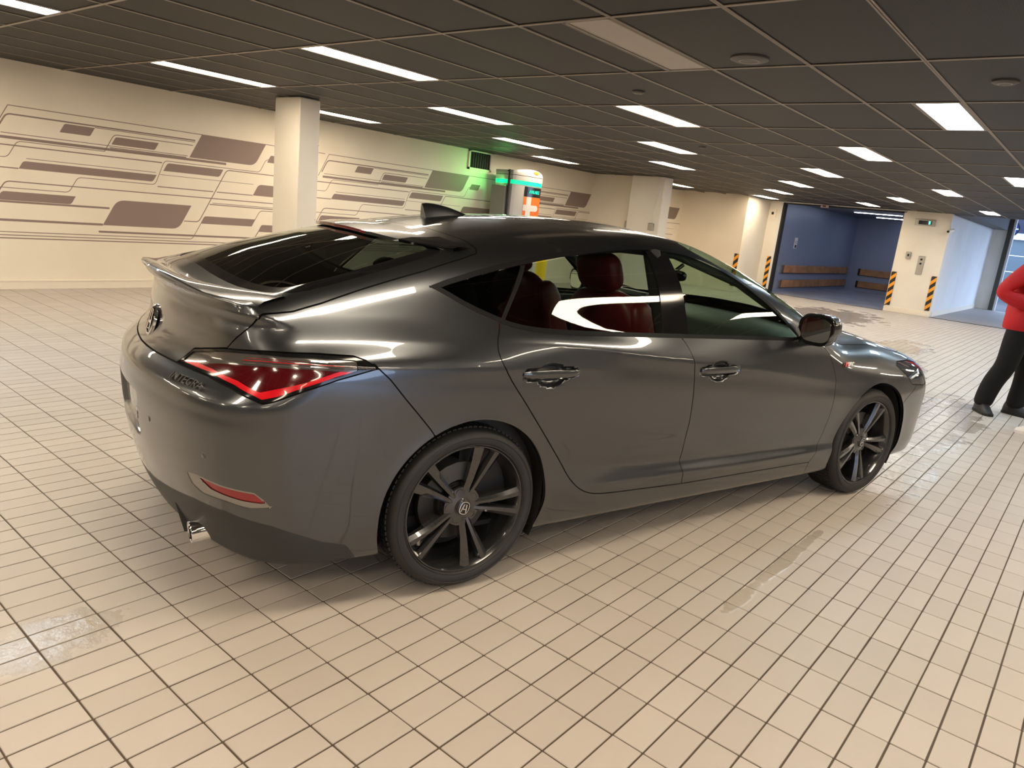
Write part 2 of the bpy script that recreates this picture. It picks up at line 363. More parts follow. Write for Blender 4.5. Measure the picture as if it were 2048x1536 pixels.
for (k, m) in LIGHTS:
    x0 = CX0+k*CW; y0 = CY0+m*CD
    if x0 < -7 or x0+CW > 20 or y0 > 9.4: continue
    if y0 > 7.3 and x0 > 18: continue
    off = (k, m) == (0, 2)
    cool = COOL if (k, m) in ((2, 0), (6, 0), (-2, 8), (10, 0), (8, -2), (4, -2)) else (NEUT if (k, m) in ((2, 8), (4, 2), (12, 2), (4, 10), (8, 2), (6, 8)) else WARM)
    lab = {(0, 2): 'unlit grey ceiling light panel above the car roof', (2, 0): 'bluish white ceiling light above and right of the car bonnet',
           (0, 6): 'long warm ceiling light just right of the near square column', (0, 10): 'long ceiling light over the mural left of the near square column'}.get((k, m))
    t = thing('ceiling_light', lab or light_label(k, m, cool), 'ceiling light', (x0, y0, H_CEIL), 0, 'recessed ceiling light panels')
    key = 'off' if off else str(cool)
    if key not in lm:
        a, b_, c, d = .014, CW-.014, .014, .306
        fr = MB(); fr.box(a, b_, c, c+.016, -.001, .02); fr.box(a, b_, d-.016, d, -.001, .02); fr.box(a, a+.012, c, d, -.001, .02); fr.box(b_-.012, b_, c, d, -.001, .02)
        fr.box(a, b_, d+.004, d+.012, -.001, .02)
        di = MB().box(a+.012, b_-.012, c+.016, d-.016, .004, .012)
        md = mat('unlit_diffuser', (.55, .50, .45), .5) if off else mat('diffuser_'+{WARM: 'warm', NEUT: 'neutral', COOL: 'cool'}[cool], (.8, .8, .8), .5, emit=cool, estr=LAMP)
        lm[key] = (fr.mesh('light_frame', M_tbar), di.mesh('diffuser', md))
    link('light_frame', lm[key][0], t); link('diffuser', lm[key][1], t)
# small round ceiling fittings
for (x, y, r, lab) in ((4.32, 1.95, .11, 'round dark speaker grille in the ceiling near the unlit light'), (5.13, .76, .07, 'small round dark detector in the ceiling at the right'), (5.19, 3.21, .05, 'small round sprinkler cap beyond the unlit ceiling light'), (3.9+4.7, 4.3, .045, 'small round sprinkler cap deeper in the dark ceiling')):
    t = thing('ceiling_fitting', lab, 'ceiling fitting', (x, y, H_CEIL)); MB().lathe([(0, -.012), (r*.8, -.012), (r, -.004), (r, .006)], 32).obj('cover', mat('fitting_grey', (.10, .09, .085), .5), t, 40)
    MB().lathe([(r*.45, -.0135), (r*.55, -.0135), (r*.55, -.011), (r*.45, -.011)], 32, close=True).obj('ring', M_tbar, t)
# ------------------------------------------------------------------ columns
HZ = mat('hazard_orange', (.90, .36, .02), .45); HK = mat('hazard_black', (.012, .012, .012), .5)
def hazard(name_loc, nrm, w, z0, z1, label, flip=1):
    # striped corner guard: black plate with orange slanted stripes; local x along the wall, z up
    (x, y) = name_loc; n = Vector((*nrm, 0)); t = Vector((-n.y, n.x, 0))
    root = thing('corner_guard', label, 'corner guard', (x, y, z0), 0, None)
    M = frame((0, 0, 0), t, n)     # local y = n x t = +-z
    sgn = 1 if (M @ Vector((0, 1, 0))).z > 0 else -1
    h = z1-z0; MB().box(-w/2, w/2, 0 if sgn > 0 else -h, h if sgn > 0 else 0, 0, .012, M).obj('backing', HK, root)
    p = w*1.75; st = w*.85; k = -2
    mb = MB()
    while k*p < h+p:
        a = k*p
        poly = [(-w/2, a), (-w/2, a+st), (w/2, a+st+w*1.0*flip), (w/2, a+w*1.0*flip)]
        # clip to [0,h]
        def clip(poly, c, up):
            out = []
            for i in range(len(poly)):
                A, B = poly[i], poly[(i+1) % len(poly)]; ia = (A[1] <= c) == up or A[1] == c; ib = (B[1] <= c) == up or B[1] == c
                if ia: out.append(A)
                if ia != ib: tt = (c-A[1])/(B[1]-A[1]); out.append((A[0]+(B[0]-A[0])*tt, c))
            return out
        poly = clip(poly, h, True); poly = clip(poly, 0, False) if poly else poly
        if len(poly) > 2:
            MB().prism([(px, py*sgn) for px, py in poly], .0115, .0135, M).obj('stripe', HZ, root)
        k += 1
    return root
c1 = struct(MB().cham(5.02, 5.30, 7.50, 8.00, 0, 2.448, .012).obj('wall_column_near', M_col))
for (px, pz) in ((5.29, 1.95), (5.28, 1.1), (5.1, 1.0), (5.13, .9), (5.22, .92), (5.25, .8), (5.2, .78), (5.27, .72)):
    MB().lathe([(0, .001), (.004, 0)], 8, frame((px, 7.499, pz), (1, 0, 0), (0, -1, 0))).obj('paint_chip', M_dark, c1)
hazard((5.018, 7.56), (-1, 0), .10, .10, .93, 'orange and black striped guard on the near column, seen over the rear glass')
struct(MB().cham(13.74, 14.10, 7.58, 8.36, 0, 2.448, .012).obj('wall_column_far', M_col))
t = thing('conduit', 'thin painted conduit running down the far column to a small box', 'pipe', (13.74, 7.70, 0))
MB().tube([(-.012, 0, 2.44), (-.012, 0, 1.9), (-.012, .03, 1.8), (-.012, .03, 1.5)], .01, 8).obj('pipe', M_col, t, 60)
MB().cham(-.06, 0, -.02, .10, 1.36, 1.50, .008).obj('junction_box', M_steel, t); MB().box(-.016, 0, -.02, .02, 2.05, 2.22).obj('cover_plate', M_white, t)
t = thing('junction_box', 'small grey electrical box on the wall beside the far column', 'electrical box', (14.1, 8.52, 1.30)); MB().cham(-.06, 0, -.07, .07, 0, .20, .006).obj('box', M_steel, t); MB().box(-.063, -.06, -.05, .05, .02, .18).obj('lid', M_steel, t)
# ------------------------------------------------------------------ mural
S_ = .55
mur = []
def para(x0, x1, z0, z1, r=0, rc=()):
    # x0,x1 at top edge z1 ; slant to the left going down
    pts = [(x0-S_*(z1-z0), z0), (x1-S_*(z1-z0), z0), (x1, z1), (x0, z1)]; out = []
    for i, p in enumerate(pts):
        if i in rc:
            a = Vector(pts[i-1])-Vector(p); b = Vector(pts[(i+1) % 4])-Vector(p); a = a.normalized()*r; b = b.normalized()*r
            for q in range(5): s = q/4; out.append(tuple(Vector(p)+a*(1-s)**2+b*s**2))
        else: out.append(p)
    return out
def line(pts, w):
    # rounded polyline strip
    P = [Vector(p) for p in pts]; Q = [P[0]]
    for i in range(1, len(P)-1):
        a = P[i-1]-P[i]; b = P[i+1]-P[i]; r = min(.045, a.length*.45, b.length*.45); a = a.normalized()*r; b = b.normalized()*r
        for q in range(5): s = q/4; Q.append(P[i]+a*(1-s)**2+b*s**2)
    Q.append(P[-1]); L_, R2 = [], []
    for i, p in enumerate(Q):
        t = (Q[min(i+1, len(Q)-1)]-Q[max(i-1, 0)]).normalized(); n = Vector((-t.y, t.x)); L_.append(p+n*w/2); R2.append(p-n*w/2)
    return L_, R2
SH = [((3.33, 3.65, 1.78, 1.88), .02, (1, 3)), ((3.88, 4.39, 1.72, 1.81), .02, (1, 3)), ((2.90, 4.36, 1.335, 1.42), .03, (1, 3)), ((2.68, 3.42, .985, 1.08), .03, (1, 3)),
      ((3.88, 4.81, .765, 1.075), .09, (1, 3)), ((4.95, 5.88, 1.685, 1.99), .09, (1,)), ((4.50, 5.25, 1.48, 1.58), .03, (1, 3)), ((5.78, 6.6, 1.28, 1.435), .05, (1, 3)), ((4.99, 5.74, .85, .95), .03, (1, 3)),
      ((5.84, 6.30, .78, .88), .03, (1, 3)), ((5.96, 6.20, 1.75, 1.85), .02, (1, 3))]
PE = 4.165
LN = [([(2.78, 1.99), (6.87, 1.99)], .009), ([(2.78, 1.99), (2.60, 1.66)], .009), ([(2.66, 1.72), (2.76, 1.90), (4.86, 1.905)], .016), ([(3.65, 1.885), (4.86, 1.885)], .008), ([(3.75, 1.63), (3.86, 1.835), (4.83, 1.84)], .009),
      ([(2.68, 1.655), (5.29, 1.66)], .030), ([(2.70, 1.70), (4.76, 1.70)], .008), ([(3.81, 1.68), (4.74, 1.68)], .012), ([(2.55, 1.575), (4.43, 1.578)], .013), ([(2.45, 1.445), (2.75, 1.445), (2.85, 1.625), (3.75, 1.63)], .008),
      ([(2.93, 1.45), (4.35, 1.45)], .007), ([(2.2, 1.335), (2.85, 1.335)], .012), ([(2.60, .99), (2.72, 1.19), (6.60, 1.19)], .012), ([(2.5, 1.12), (3.35, 1.12), (3.45, 1.30), (4.34, 1.30), (4.46, 1.605), (5.79, 1.605), (5.89, 1.79), (6.1, 1.79)], .008),
      ([(2.5, .97), (3.79, .97)], .022), ([(2.0, .77), (3.71, .77)], .026), ([(1.9, .64), (4.82, .64), (4.86, .71), (4.94, .85)], .009), ([(1.66, .605), (6.4, .605)], .010), ([(1.6, .57), (5.66, .575), (5.79, .78), (5.74, .95), (5.81, 1.075), (6.3, 1.08)][:3], .013),
      ([(3.66, .685), (6.2, .685)], .024), ([(6.6, 1.58), (5.30, 1.58), (4.91, .87), (4.71, .87)], .012), ([(4.37, 1.28), (5.11, 1.28)], .012), ([(5.16, 1.28), (5.69, 1.28)], .012), ([(5.10, 1.13), (6.4, 1.125)], .008), ([(5.06, 1.11), (6.4, 1.105)], .012),
      ([(5.68, .85), (5.81, 1.075), (6.3, 1.08)], .009), ([(4.40, 1.43), (5.7, 1.43)], .006)]
XA, XB = -6.9, 18.45
for n in range(-3, 4):
    dx = n*PE
    for (q, r, rc) in SH:
        if q[0]+dx < XA or q[1]+dx > XB or (q[1]+dx > 14.05 and q[0]+dx < 14.4): 
            if not (q[0]+dx < 14.0 < q[1]+dx): continue
            q = (q[0], 14.06-dx+.0, q[2], q[3])
        poly = para(q[0]+dx, q[1]+dx, q[2], q[3], r, rc)
        MB().prism([(a, -b) for a, b in poly], .0, .0016, Matrix(((1, 0, 0, 0), (0, 0, -1, Y_WALL), (0, -1, 0, 0), (0, 0, 0, 1)))).obj('mural_block', M_mural, wl)
    for (pts, w) in LN:
        if pts[0][0]+dx < XA or pts[-1][0]+dx > XB: continue
        a, b = line([(p[0]+dx, p[1]) for p in pts], w)
        vs = [(p.x, Y_WALL-.0013, p.y) for p in a]+[(p.x, Y_WALL-.0013, p.y) for p in b]; k = len(a)
        if pts[0][0]+dx < 14.1 < pts[-1][0]+dx: vs = [(min(v[0], 14.08), v[1], v[2]) for v in vs]
        elif 14.1 < pts[0][0]+dx: pass
        MB().add(vs, [(i, i+1, k+i+1, k+i) for i in range(k-1)]).obj('mural_line', M_mural, wl)
# ------------------------------------------------------------------ wall vent
t = thing('wall_vent', 'dark slatted vent grille high on the mural wall in a white frame', 'vent', (9.97, Y_WALL, 2.11))
fr = MB(); w, h = .62, .335
for (a, b, c, d) in ((0, w, 0, .035), (0, w, h-.02, h), (0, .035, 0, h), (w-.035, w, 0, h)): fr.box(a, b, -.03, 0, c, d)
fr.obj('frame', M_wall, t); MB().box(.03, w-.03, -.004, 0, .03, h-.02).obj('backing', M_dark, t)
for i in range(9):
    x = .05+i*(w-.1)/8; MB().box(x-.004, x+.004, -.022, -.004, .035, h-.02).obj('slat', mat('vent_slat', (.04, .035, .03), .5), t)
# ------------------------------------------------------------------ goods lift
M_lift = mat('lift_blue_grey_wall', (.28, .33, .47), .35, .2)
M_wood = mat('lift_rail_wood', (.42, .20, .09), .5, var=(4, .3))
lf = struct(link('wall_lift_cab', None))
def lp(n, *a, m=M_lift): return MB().box(*a).obj(n, m, lf)
lp('side_wall', 20.2, 27.5, 7.42, 7.5, 0, 2.5); lp('side_wall', 20.2, 27.5, 3.9, 3.98, 0, 2.5); lp('back_wall', 27.4, 27.5, 3.98, 7.42, 0, 2.5); lp('cab_ceiling', 20.2, 27.5, 3.9, 7.5, 2.47, 2.55, m=mat('lift_ceiling', (.10, .11, .14), .5))
lp('cab_floor', 20.15, 27.5, 3.9, 7.5, -.01, .006, m=mat('lift_floor', (.30, .32, .42), .28, bump=(6, .3), var=(1.2, .35)))
for (a, b) in (((19.985, 20.2, 7.38, 7.44, 0, 2.43), 'door_jamb'), ((20.0, 20.2, 7.33, 7.38, 0, 2.42), 'door_seal')):
    MB().box(*a).obj(b, M_white if b == 'door_jamb' else M_dark, lf)
MB().box(19.98, 20.2, 4.35, 7.44, 2.43, 2.448).obj('door_head', M_white, lf); MB().box(20.0, 20.2, 4.35, 7.38, 2.40, 2.43).obj('door_seal', M_dark, lf); MB().box(20.0, 20.2, 4.37, 4.40, 0, .15).obj('door_foot', M_dark, lf)
for z0 in (.13, .55):
    for nm, ax in (('side', 0), ('back', 1)):
        t = thing('bumper_rail', ('lower ' if z0 < .3 else 'upper ')+'wooden bumper rail on the '+('left' if nm == 'side' else 'back')+' wall inside the blue goods lift', 'rail')
        if nm == 'side':
            MB().cham(20.95, 27.2, 7.36, 7.40, z0, z0+.21, .01).obj('board', M_wood, t); MB().box(20.9, 27.2, 7.40, 7.42, z0-.02, z0+.21).obj('backing', M_dark, t); MB().box(20.72, 20.86, 7.37, 7.42, z0-.01, z0+.21).obj('end_cap', M_steel, t)
        else:
            MB().cham(27.34, 27.38, 4.2, 7.0, z0, z0+.21, .01).obj('board', M_wood, t); MB().box(27.38, 27.4, 4.15, 7.08, z0-.02, z0+.21).obj('backing', M_dark, t)
for x in (20.76, 23.1, 25.6):
    t = thing('lift_ceiling_light', {20.76: 'nearest', 23.1: 'middle', 25.6: 'farthest'}[x]+' slim cold white strip light in the lift ceiling', 'strip light')
    MB().box(x-.05, x+.05, 5.1, 6.42, 2.452, 2.47).obj('housing', M_white, t); MB().box(x-.035, x+.035, 5.12, 6.40, 2.445, 2.452).obj('tube', mat('lift_tube', (.8, .8, .8), .5, emit=(.75, .84, 1.), estr=22.), t)
t = thing('lift_control_panel', 'pale control panel with buttons on the left wall inside the lift', 'control panel', (21.5, 7.42, 1.25))
MB().box(0, .22, -.012, 0, 0, .30).obj('plate', M_white, t); MB().box(.05, .16, -.018, -.012, .02, .10).obj('screen', M_dark, t)
for i in range(4): MB().lathe([(0, .02), (.014, .02), (.016, .012)], 12, frame((.075+.07*(i % 2), 0, .15+.05*(i//2)), (1, 0, 0), (0, -1, 0))).obj('button', M_steel, t)
t = thing('ceiling_sensor', 'small pinkish sensor box above the lift opening', 'sensor', (19.94, 6.28, 2.44)); MB().cham(-.05, .04, -.09, .09, -.07, 0, .01).obj('housing', mat('sensor_plastic', (.55, .42, .38), .5), t); MB().box(-.053, -.05, -.04, .04, -.05, -.02).obj('lens', M_dark, t)
# things on the walls beside the lift
hazard((18.498, 7.80), (-1, 0), .12, .14, .98, 'striped guard on the wall corner left of the lift, farther from the opening')
hazard((19.998, 7.50), (-1, 0), .11, .14, .98, 'striped guard just left of the blue lift opening')
hazard((19.998, 4.33), (-1, 0), .115, .15, .98, 'striped guard on the right jamb of the lift opening')
hazard((19.998, 3.44), (-1, 0), .115, .15, .98, 'striped guard on the outer corner of the pier beside the passage')
t = thing('lift_call_button', 'square cream panel with a dark button on the wall left of the lift', 'call panel', (20.0, 7.62, 2.02)); MB().box(-.02, 0, -.09, .09, 0, .22).obj('plate', M_base, t); MB().box(-.025, -.02, -.03, .03, .07, .14).obj('button', M_dark, t)
t = thing('lift_display', 'steel lift floor indicator with a small green light', 'display', (20.0, 3.90, 2.13)); MB().cham(-.03, 0, -.22, .22, 0, .15, .006).obj('housing', M_steel, t)
MB().box(-.033, -.03, -.15, .14, .03, .12).obj('screen', M_blackgloss, t); MB().box(-.036, -.033, -.11, -.08, .045, .11).obj('indicator', mat('green_led', (.0, .2, .1), .5, emit=(.05, 1., .45), estr=5.), t)
t = thing('call_box', 'small grey call box on the pier between the striped guards', 'call box', (20.0, 4.10, 1.33)); MB().cham(-.05, 0, -.05, .05, 0, .16, .008).obj('housing', M_steel, t); MB().box(-.053, -.05, -.02, .02, .05, .11).obj('window', M_dark, t)
t = thing('lift_call_station', 'tall steel call station with two dark buttons on the pier', 'control panel', (20.0, 3.80, .98)); MB().cham(-.02, 0, -.07, .07, 0, .44, .006).obj('plate', M_steel, t)
for z in (.26, .36): MB().lathe([(0, .012), (.022, .012), (.026, .0)], 16, frame((-.02, 0, z), (0, 1, 0), (-1, 0, 0))).obj('button', M_dark, t)
t = thing('security_camera', 'small white camera on a bracket at the top of the pier corner', 'camera', (19.98, 3.38, 2.06))
MB().tube([(0, 0, .22), (-.02, -.03, .1), (-.05, -.05, .02)], .018, 8).obj('bracket', M_white, t, 60); MB().tube([(-.16, -.03, -.02), (.04, -.09, .03)], .038, 12).obj('body', M_white, t, 50); MB().tube([(-.17, -.028, -.022), (-.158, -.031, -.02)], .028, 12).obj('lens', M_dark, t)
# ------------------------------------------------------------------ end of the passage
d1 = struct(link('door_1', None)); MB().box(26.9, 27.2, 2.86, 2.98, 0, 3.0).obj('jamb', mat('dark_jamb', (.05, .045, .035), .5), d1); MB().box(26.95, 27.1, 2.80, 2.86, 0, 3.0).obj('reveal', M_white, d1)
bl = thing('building', 'pale facade across the street with a wide grey roller door', 'building', (33, 0, 0))
MB().box(0, .4, -4.5, 5.5, 2.38, 5.0).box(0, .4, 3.62, 5.5, 0, 2.38).box(0, .4, -4.5, -1.2, 0, 2.38).obj('facade', mat('facade_pale', (.50, .56, .62), .6), bl)
MB().box(-.05, 0, -1.25, 3.7, 2.37, 2.55).obj('lintel', mat('facade_white', (.8, .82, .85), .5), bl)
for i in range(4): MB().cham(.06, .12, -1.2, 3.6, i*.595, i*.595+.58, .01).obj('door_panel', mat('roller_grey', (.12, .16, .19), .45), bl)
MB().box(-.02, 0, -4.5, 5.5, 2.6, 3.4).obj('fascia', mat('navy_fascia', (.012, .016, .045), .35), bl)
t = thing('round_sign', 'round blue and white sign glimpsed through the far exit', 'sign', (28.2, 3.08, 2.55))
Ms = frame((0, 0, 0), (0, 1, 0), (-1, -.25, 0))
MB().lathe([(0, -.02), (.26, -.02), (.26, .02), (0, .02)], 40, Ms).obj('disc', mat('sign_blue', (.02, .05, .20), .3), t, 40); MB().box(-1.05, 0, .0, .04, -.02, .02).obj('bracket', M_steel, t); MB().lathe([(.235, .018), (.265, .018), (.265, .03), (.235, .03)], 40, Ms, close=True).obj('rim', M_chrome, t)
MB().box(-.02, .02, -.23, .23, .02, .028, Ms).box(-.23, .23, -.02, .02, .02, .028, Ms).lathe([(.13, .02), (.16, .02), (.16, .03), (.13, .03)], 32, Ms, close=True).obj('spokes', mat('sign_white', (.8, .85, .9), .4), t)
# threshold drain between hall and passage
t = thing('threshold_strip', 'thin dark metal strip across the mouth of the passage', 'floor strip'); MB().box(20.0, 20.05, -1.1, 3.36, .0, .008).obj('strip', mat('strip_metal', (.06, .055, .05), .4, .6), t)
# cool daylight comes through the open vehicle entrance behind the camera
# ------------------------------------------------------------------ car body surface (car space: x forward from rear axle, y left, z up)
def hslopes(xs, ys):
    # pchip slopes along axis 0; xs,ys shape (K,N)
    h = np.diff(xs, axis=0); h = np.maximum(h, 1e-6); d = np.diff(ys, axis=0) / h
    m = np.zeros_like(ys)
    w1 = 2*h[1:] + h[:-1]; w2 = h[1:] + 2*h[:-1]
    dd = d[:-1]*d[1:]
    ok = dd > 0
    den = w1/np.where(ok, d[:-1], 1) + w2/np.where(ok, d[1:], 1)
    m[1:-1] = np.where(ok, (w1+w2)/np.where(ok, den, 1), 0)
    m[0] = d[0]; m[-1] = d[-1]
    return m
def heval(xs, ys, m, x):
    K, N = xs.shape
    idx = np.clip((xs[1:-1] <= x).sum(0), 0, K-2); ar = np.arange(N)
    x0 = xs[idx, ar]; x1 = xs[idx+1, ar]; h = np.maximum(x1-x0, 1e-6)
    t = (x-x0)/h; t_ = np.clip(t, 0, 1)
    y0 = ys[idx, ar]; y1 = ys[idx+1, ar]; a = m[idx, ar]*h; b = m[idx+1, ar]*h
    r = y0*(2*t_**3-3*t_**2+1)+a*(t_**3-2*t_**2+t_)+y1*(3*t_**2-2*t_**3)+b*(t_**3-t_**2)
    r = r + np.where(t > 1, b*(t-1), 0) + np.where(t < 0, a*t, 0)
    return r
def cr1(xs, ys, x):
    # C1 curve with Catmull slopes
    xs = np.asarray(xs, float); ys = np.asarray(ys, float); x = np.asarray(x, float); s = x.shape; x = x.ravel()
    h = np.diff(xs); d = np.diff(ys)/h; m = np.empty_like(ys); m[0] = d[0]; m[-1] = d[-1]
    m[1:-1] = (d[:-1]*h[1:]+d[1:]*h[:-1])/(h[1:]+h[:-1])
    k = np.clip(np.searchsorted(xs, x, side='right')-1, 0, len(xs)-2)
    H = h[k]; t = (x-xs[k])/H; u = np.clip(t, 0, 1)
    r = ys[k]*(2*u**3-3*u**2+1)+m[k]*H*(u**3-2*u**2+u)+ys[k+1]*(3*u**2-2*u**3)+m[k+1]*H*(u**3-u**2)
    r += np.where(t > 1, m[k+1]*H*(t-1), 0)+np.where(t < 0, m[k]*H*t, 0)
    return r.reshape(s)
ST = [-1.1, -.75, -.5, -.2, .1, .5, 1.0, 1.5, 2.0, 2.4, 2.8, 3.2, 3.75]
LZ = [
 [.10]*13,
 [.22]*13,
 [.30, .30, .31, .33, .335, .335, .328, .322, .315, .31, .30, .29, .28],
 [.42, .42, .43, .43, .44, .43, .395, .38, .37, .363, .36, .36, .36],
 [.62, .62, .62, .62, .62, .62, .60, .58, .56, .54, .52, .50, .50],
 [.80, .83, .84, .835, .83, .80, .75, .70, .65, .62, .60, .60, .60],
 [.865, .885, .90, .90, .89, .875, .83, .78, .72, .67, .66, .66, .66],
 [.93, .955, .967, .967, .957, .933, .873, .82, .765, .72, .71, .71, .71],
 [1.03, 1.035, 1.04, 1.04, 1.03, 1.01, .985, .965, .945, .92, .89, .84, .80],
 [1.17]*13,
 [1.33]*13,
 [1.46]*13]
LY = [
 [.74, .80, .82, .83, .83, .83, .83, .83, .83, .83, .82, .80, .70],
 [.76, .84, .866, .873, .875, .875, .875, .875, .875, .875, .872, .865, .76],
 [.77, .85, .880, .893, .893, .893, .893, .893, .893, .892, .890, .880, .78],
 [.775, .855, .885, .897, .895, .884, .878, .877, .878, .885, .892, .882, .785],
 [.78, .86, .892, .907, .906, .900, .897, .896, .896, .902, .904, .888, .79],
 [.79, .863, .898, .912, .910, .905, .901, .900, .900, .905, .906, .888, .79],
 [.775, .848, .882, .899, .904, .903, .900, .899, .898, .900, .899, .880, .785],
 [.715, .785, .818, .845, .876, .893, .897, .896, .895, .892, .886, .870, .77],
 [.665, .735, .768, .797, .822, .835, .843, .843, .840, .830, .815, .80, .72],
 [.60, .65, .680, .708, .733, .745, .748, .748, .74, .73, .70, .66, .60],
 [.42, .47, .52, .56, .592, .602, .604, .60, .59, .56, .52, .48, .40],
 [.25, .30, .37, .42, .46, .48, .48, .47, .45, .42, .40, .36, .30]]
LZa = np.array(LZ); LYa = np.array(LY)
def kink(x, z, zx, zz, ax, aa, w, e=.004):
    zc = cr1(zx, zz, x); A = np.interp(x, ax, aa); q = z-zc
    return -A*(np.sqrt(q*q+e*e)-e)*np.exp(-(q/w)**2)
HAND = [(.318, .836), (1.312, .812)]
def detailY(x, z):
    d = kink(x, z, [.3, .46, 1.0, 1.7, 2.34, 3.0], [.95, .933, .873, .800, .716, .70], [.35, .7, 2.1, 2.75], [0, .13, .11, 0], .07)
    d += kink(x, z, [-1.2, -.75, -.4, 0, .4, .8], [.90, .915, .888, .872, .858, .845], [-1.0, -.6, .15, .75], [.10, .20, .16, 0], .055, .006)
    d += kink(x, z, [.4, .5, 1.15, 2.25, 2.6], [.46, .445, .392, .363, .36], [.5, .8, 2.1, 2.4], [0, -.20, -.18, 0], .06)
    d += kink(x, z, [.4, .7, 1.15, 2.25, 2.6], [.34, .336, .325, .318, .315], [.45, .75, 2.1, 2.35], [0, .22, .20, 0], .05)
    for (hx, hz) in HAND:
        dx = (x-hx)/.078; dz = (z-hz)/.050; q = np.clip(1-dx*dx-dz*dz, 0, 1); d -= .024*np.sqrt(q)*sstep2(q*3)
        dx = (x-hx)/.142; dz = (z-hz-.005)/.024; q = np.clip(1-dx**4-dz**4, 0, 1); d -= .010*sstep2(q*2)
    for cx, lip in ((0.0, .366), (2.746, .368)):   # rolled wheel-arch lips
        rr = np.hypot(x-cx, z-.3226)-lip; up = sstep2((z-.22)/.12)
        d += .0045*np.exp(-np.maximum(rr, 0)/.03)*up*(rr > -.2)
    return d
def sstep2(t):
    t = np.clip(t, 0, 1); return t*t*(3-2*t)
def sideY(x, z):
    s = np.broadcast(x, z).shape; x = np.broadcast_to(x, s).ravel(); z = np.broadcast_to(z, s).ravel()
    zs = np.stack([cr1(ST, r, x) for r in LZ]); ys = np.stack([cr1(ST, r, x) for r in LY])
    m = hslopes(zs, ys)
    r = heval(zs, ys, m, z)
    return (r+detailY(x, z)).reshape(s)
PX = [-1.1, -.93, -.86, -.78, -.70, -.576, -.457, -.29, -.114, .074, .327, .6, .9, 1.2, 1.42, 1.6, 1.92, 2.2, 2.42, 2.55, 2.8, 3.1, 3.35, 3.52, 3.65, 3.8]
PZ = [1.10, 1.095, 1.088, 1.108, 1.138, 1.187, 1.223, 1.268, 1.310, 1.343, 1.381, 1.405, 1.418, 1.415, 1.392, 1.348, 1.238, 1.125, 1.025, .985, .958, .915, .868, .82, .76, .68]
CX = [-1.1, -.8, -.5, 0, .6, 1.2, 1.6, 2.0, 2.4, 2.6, 3.2, 3.7]
CR = [.10, .12, .16, .16, .14, .14, .18, .20, .20, .12, .13, .16]
def topZ(x, a):
    return cr1(PX, PZ, x) - cr1(CX, CR, x)*a*a
RZ = [.10, .16, .27, .41, .50, .60, .70, .755, .785, .815, .86, .95, 1.02, 1.046, 1.062, 1.08, 1.12]
RX = [-.86, -.90, -.962, -1.008, -1.026, -1.036, -1.038, -1.026, -1.000, -.968, -.936, -.918, -.910, -.914, -.940, -.948, -.94]
def sstep(t):
    t = np.clip(t, 0, 1); return t*t*(3-2*t)
def rearX(a, z):
    r = cr1(RZ, RX, z) + .26*a*a + 1.3*np.maximum(a-.5, 0)**3
    # ledge crease level with the lamp's lowest corner
    q = z-.762; r = r + .16*(np.sqrt(q*q+.006**2)-.006)*np.exp(-(q/.055)**2)
    # number plate recess
    wz = sstep((z-.495)/.02)*sstep((.672-z)/.03); wa = sstep((.235-.12*(.67-z)*0-a)/.03)
    return r + .024*wz*wa
FZ = [.10, .2, .27, .4, .6, .72, .80, .86]
FX = [3.52, 3.63, 3.66, 3.68, 3.69, 3.675, 3.64, 3.58]
def frontX(a, z):
    return cr1(FZ, FX, z) - .20*a*a - 1.5*np.maximum(a-.45, 0)**3
def smax(a, b, r):
    d = np.maximum(r-np.abs(a-b), 0)
    return np.maximum(a, b) + d*d/(4*r)
RRX = [-1.1, -.8, -.5, 0, 1, 1.8, 2.3, 2.7, 3.2, 3.7]
RR = [.05, .05, .07, .09, .09, .08, .10, .16, .16, .14]
def combine(a, z, x, Y, T, XR, XF, rr):
    s = a - Y
    t = (z - T)*.93
    f = smax(s, t, rr)
    r = (XR - x)*.95
    rad = .10 - .06*sstep((z-.985)/.05)       # sharp trailing edge at the spoiler, soft corner lower down
    f = smax(f, r, rad)
    f = smax(f, (x - XF)*.95, .12)
    f = smax(f, .17 + .03*np.clip(np.abs(x-1.3)-1.2, 0, 1) - z, .03)
    return f
def bodyF(P):
    x, y, z = P[:, 0], P[:, 1], P[:, 2]; a = np.abs(y)
    return combine(a, z, x, sideY(x, z), topZ(x, a), rearX(a, z), frontX(a, z), cr1(RRX, RR, x))
def gradF(P, e=1e-3):
    g = np.empty_like(P)
    for i in range(3):
        d = np.zeros(3); d[i] = e
        g[:, i] = (bodyF(P+d)-bodyF(P-d))/(2*e)
    return g
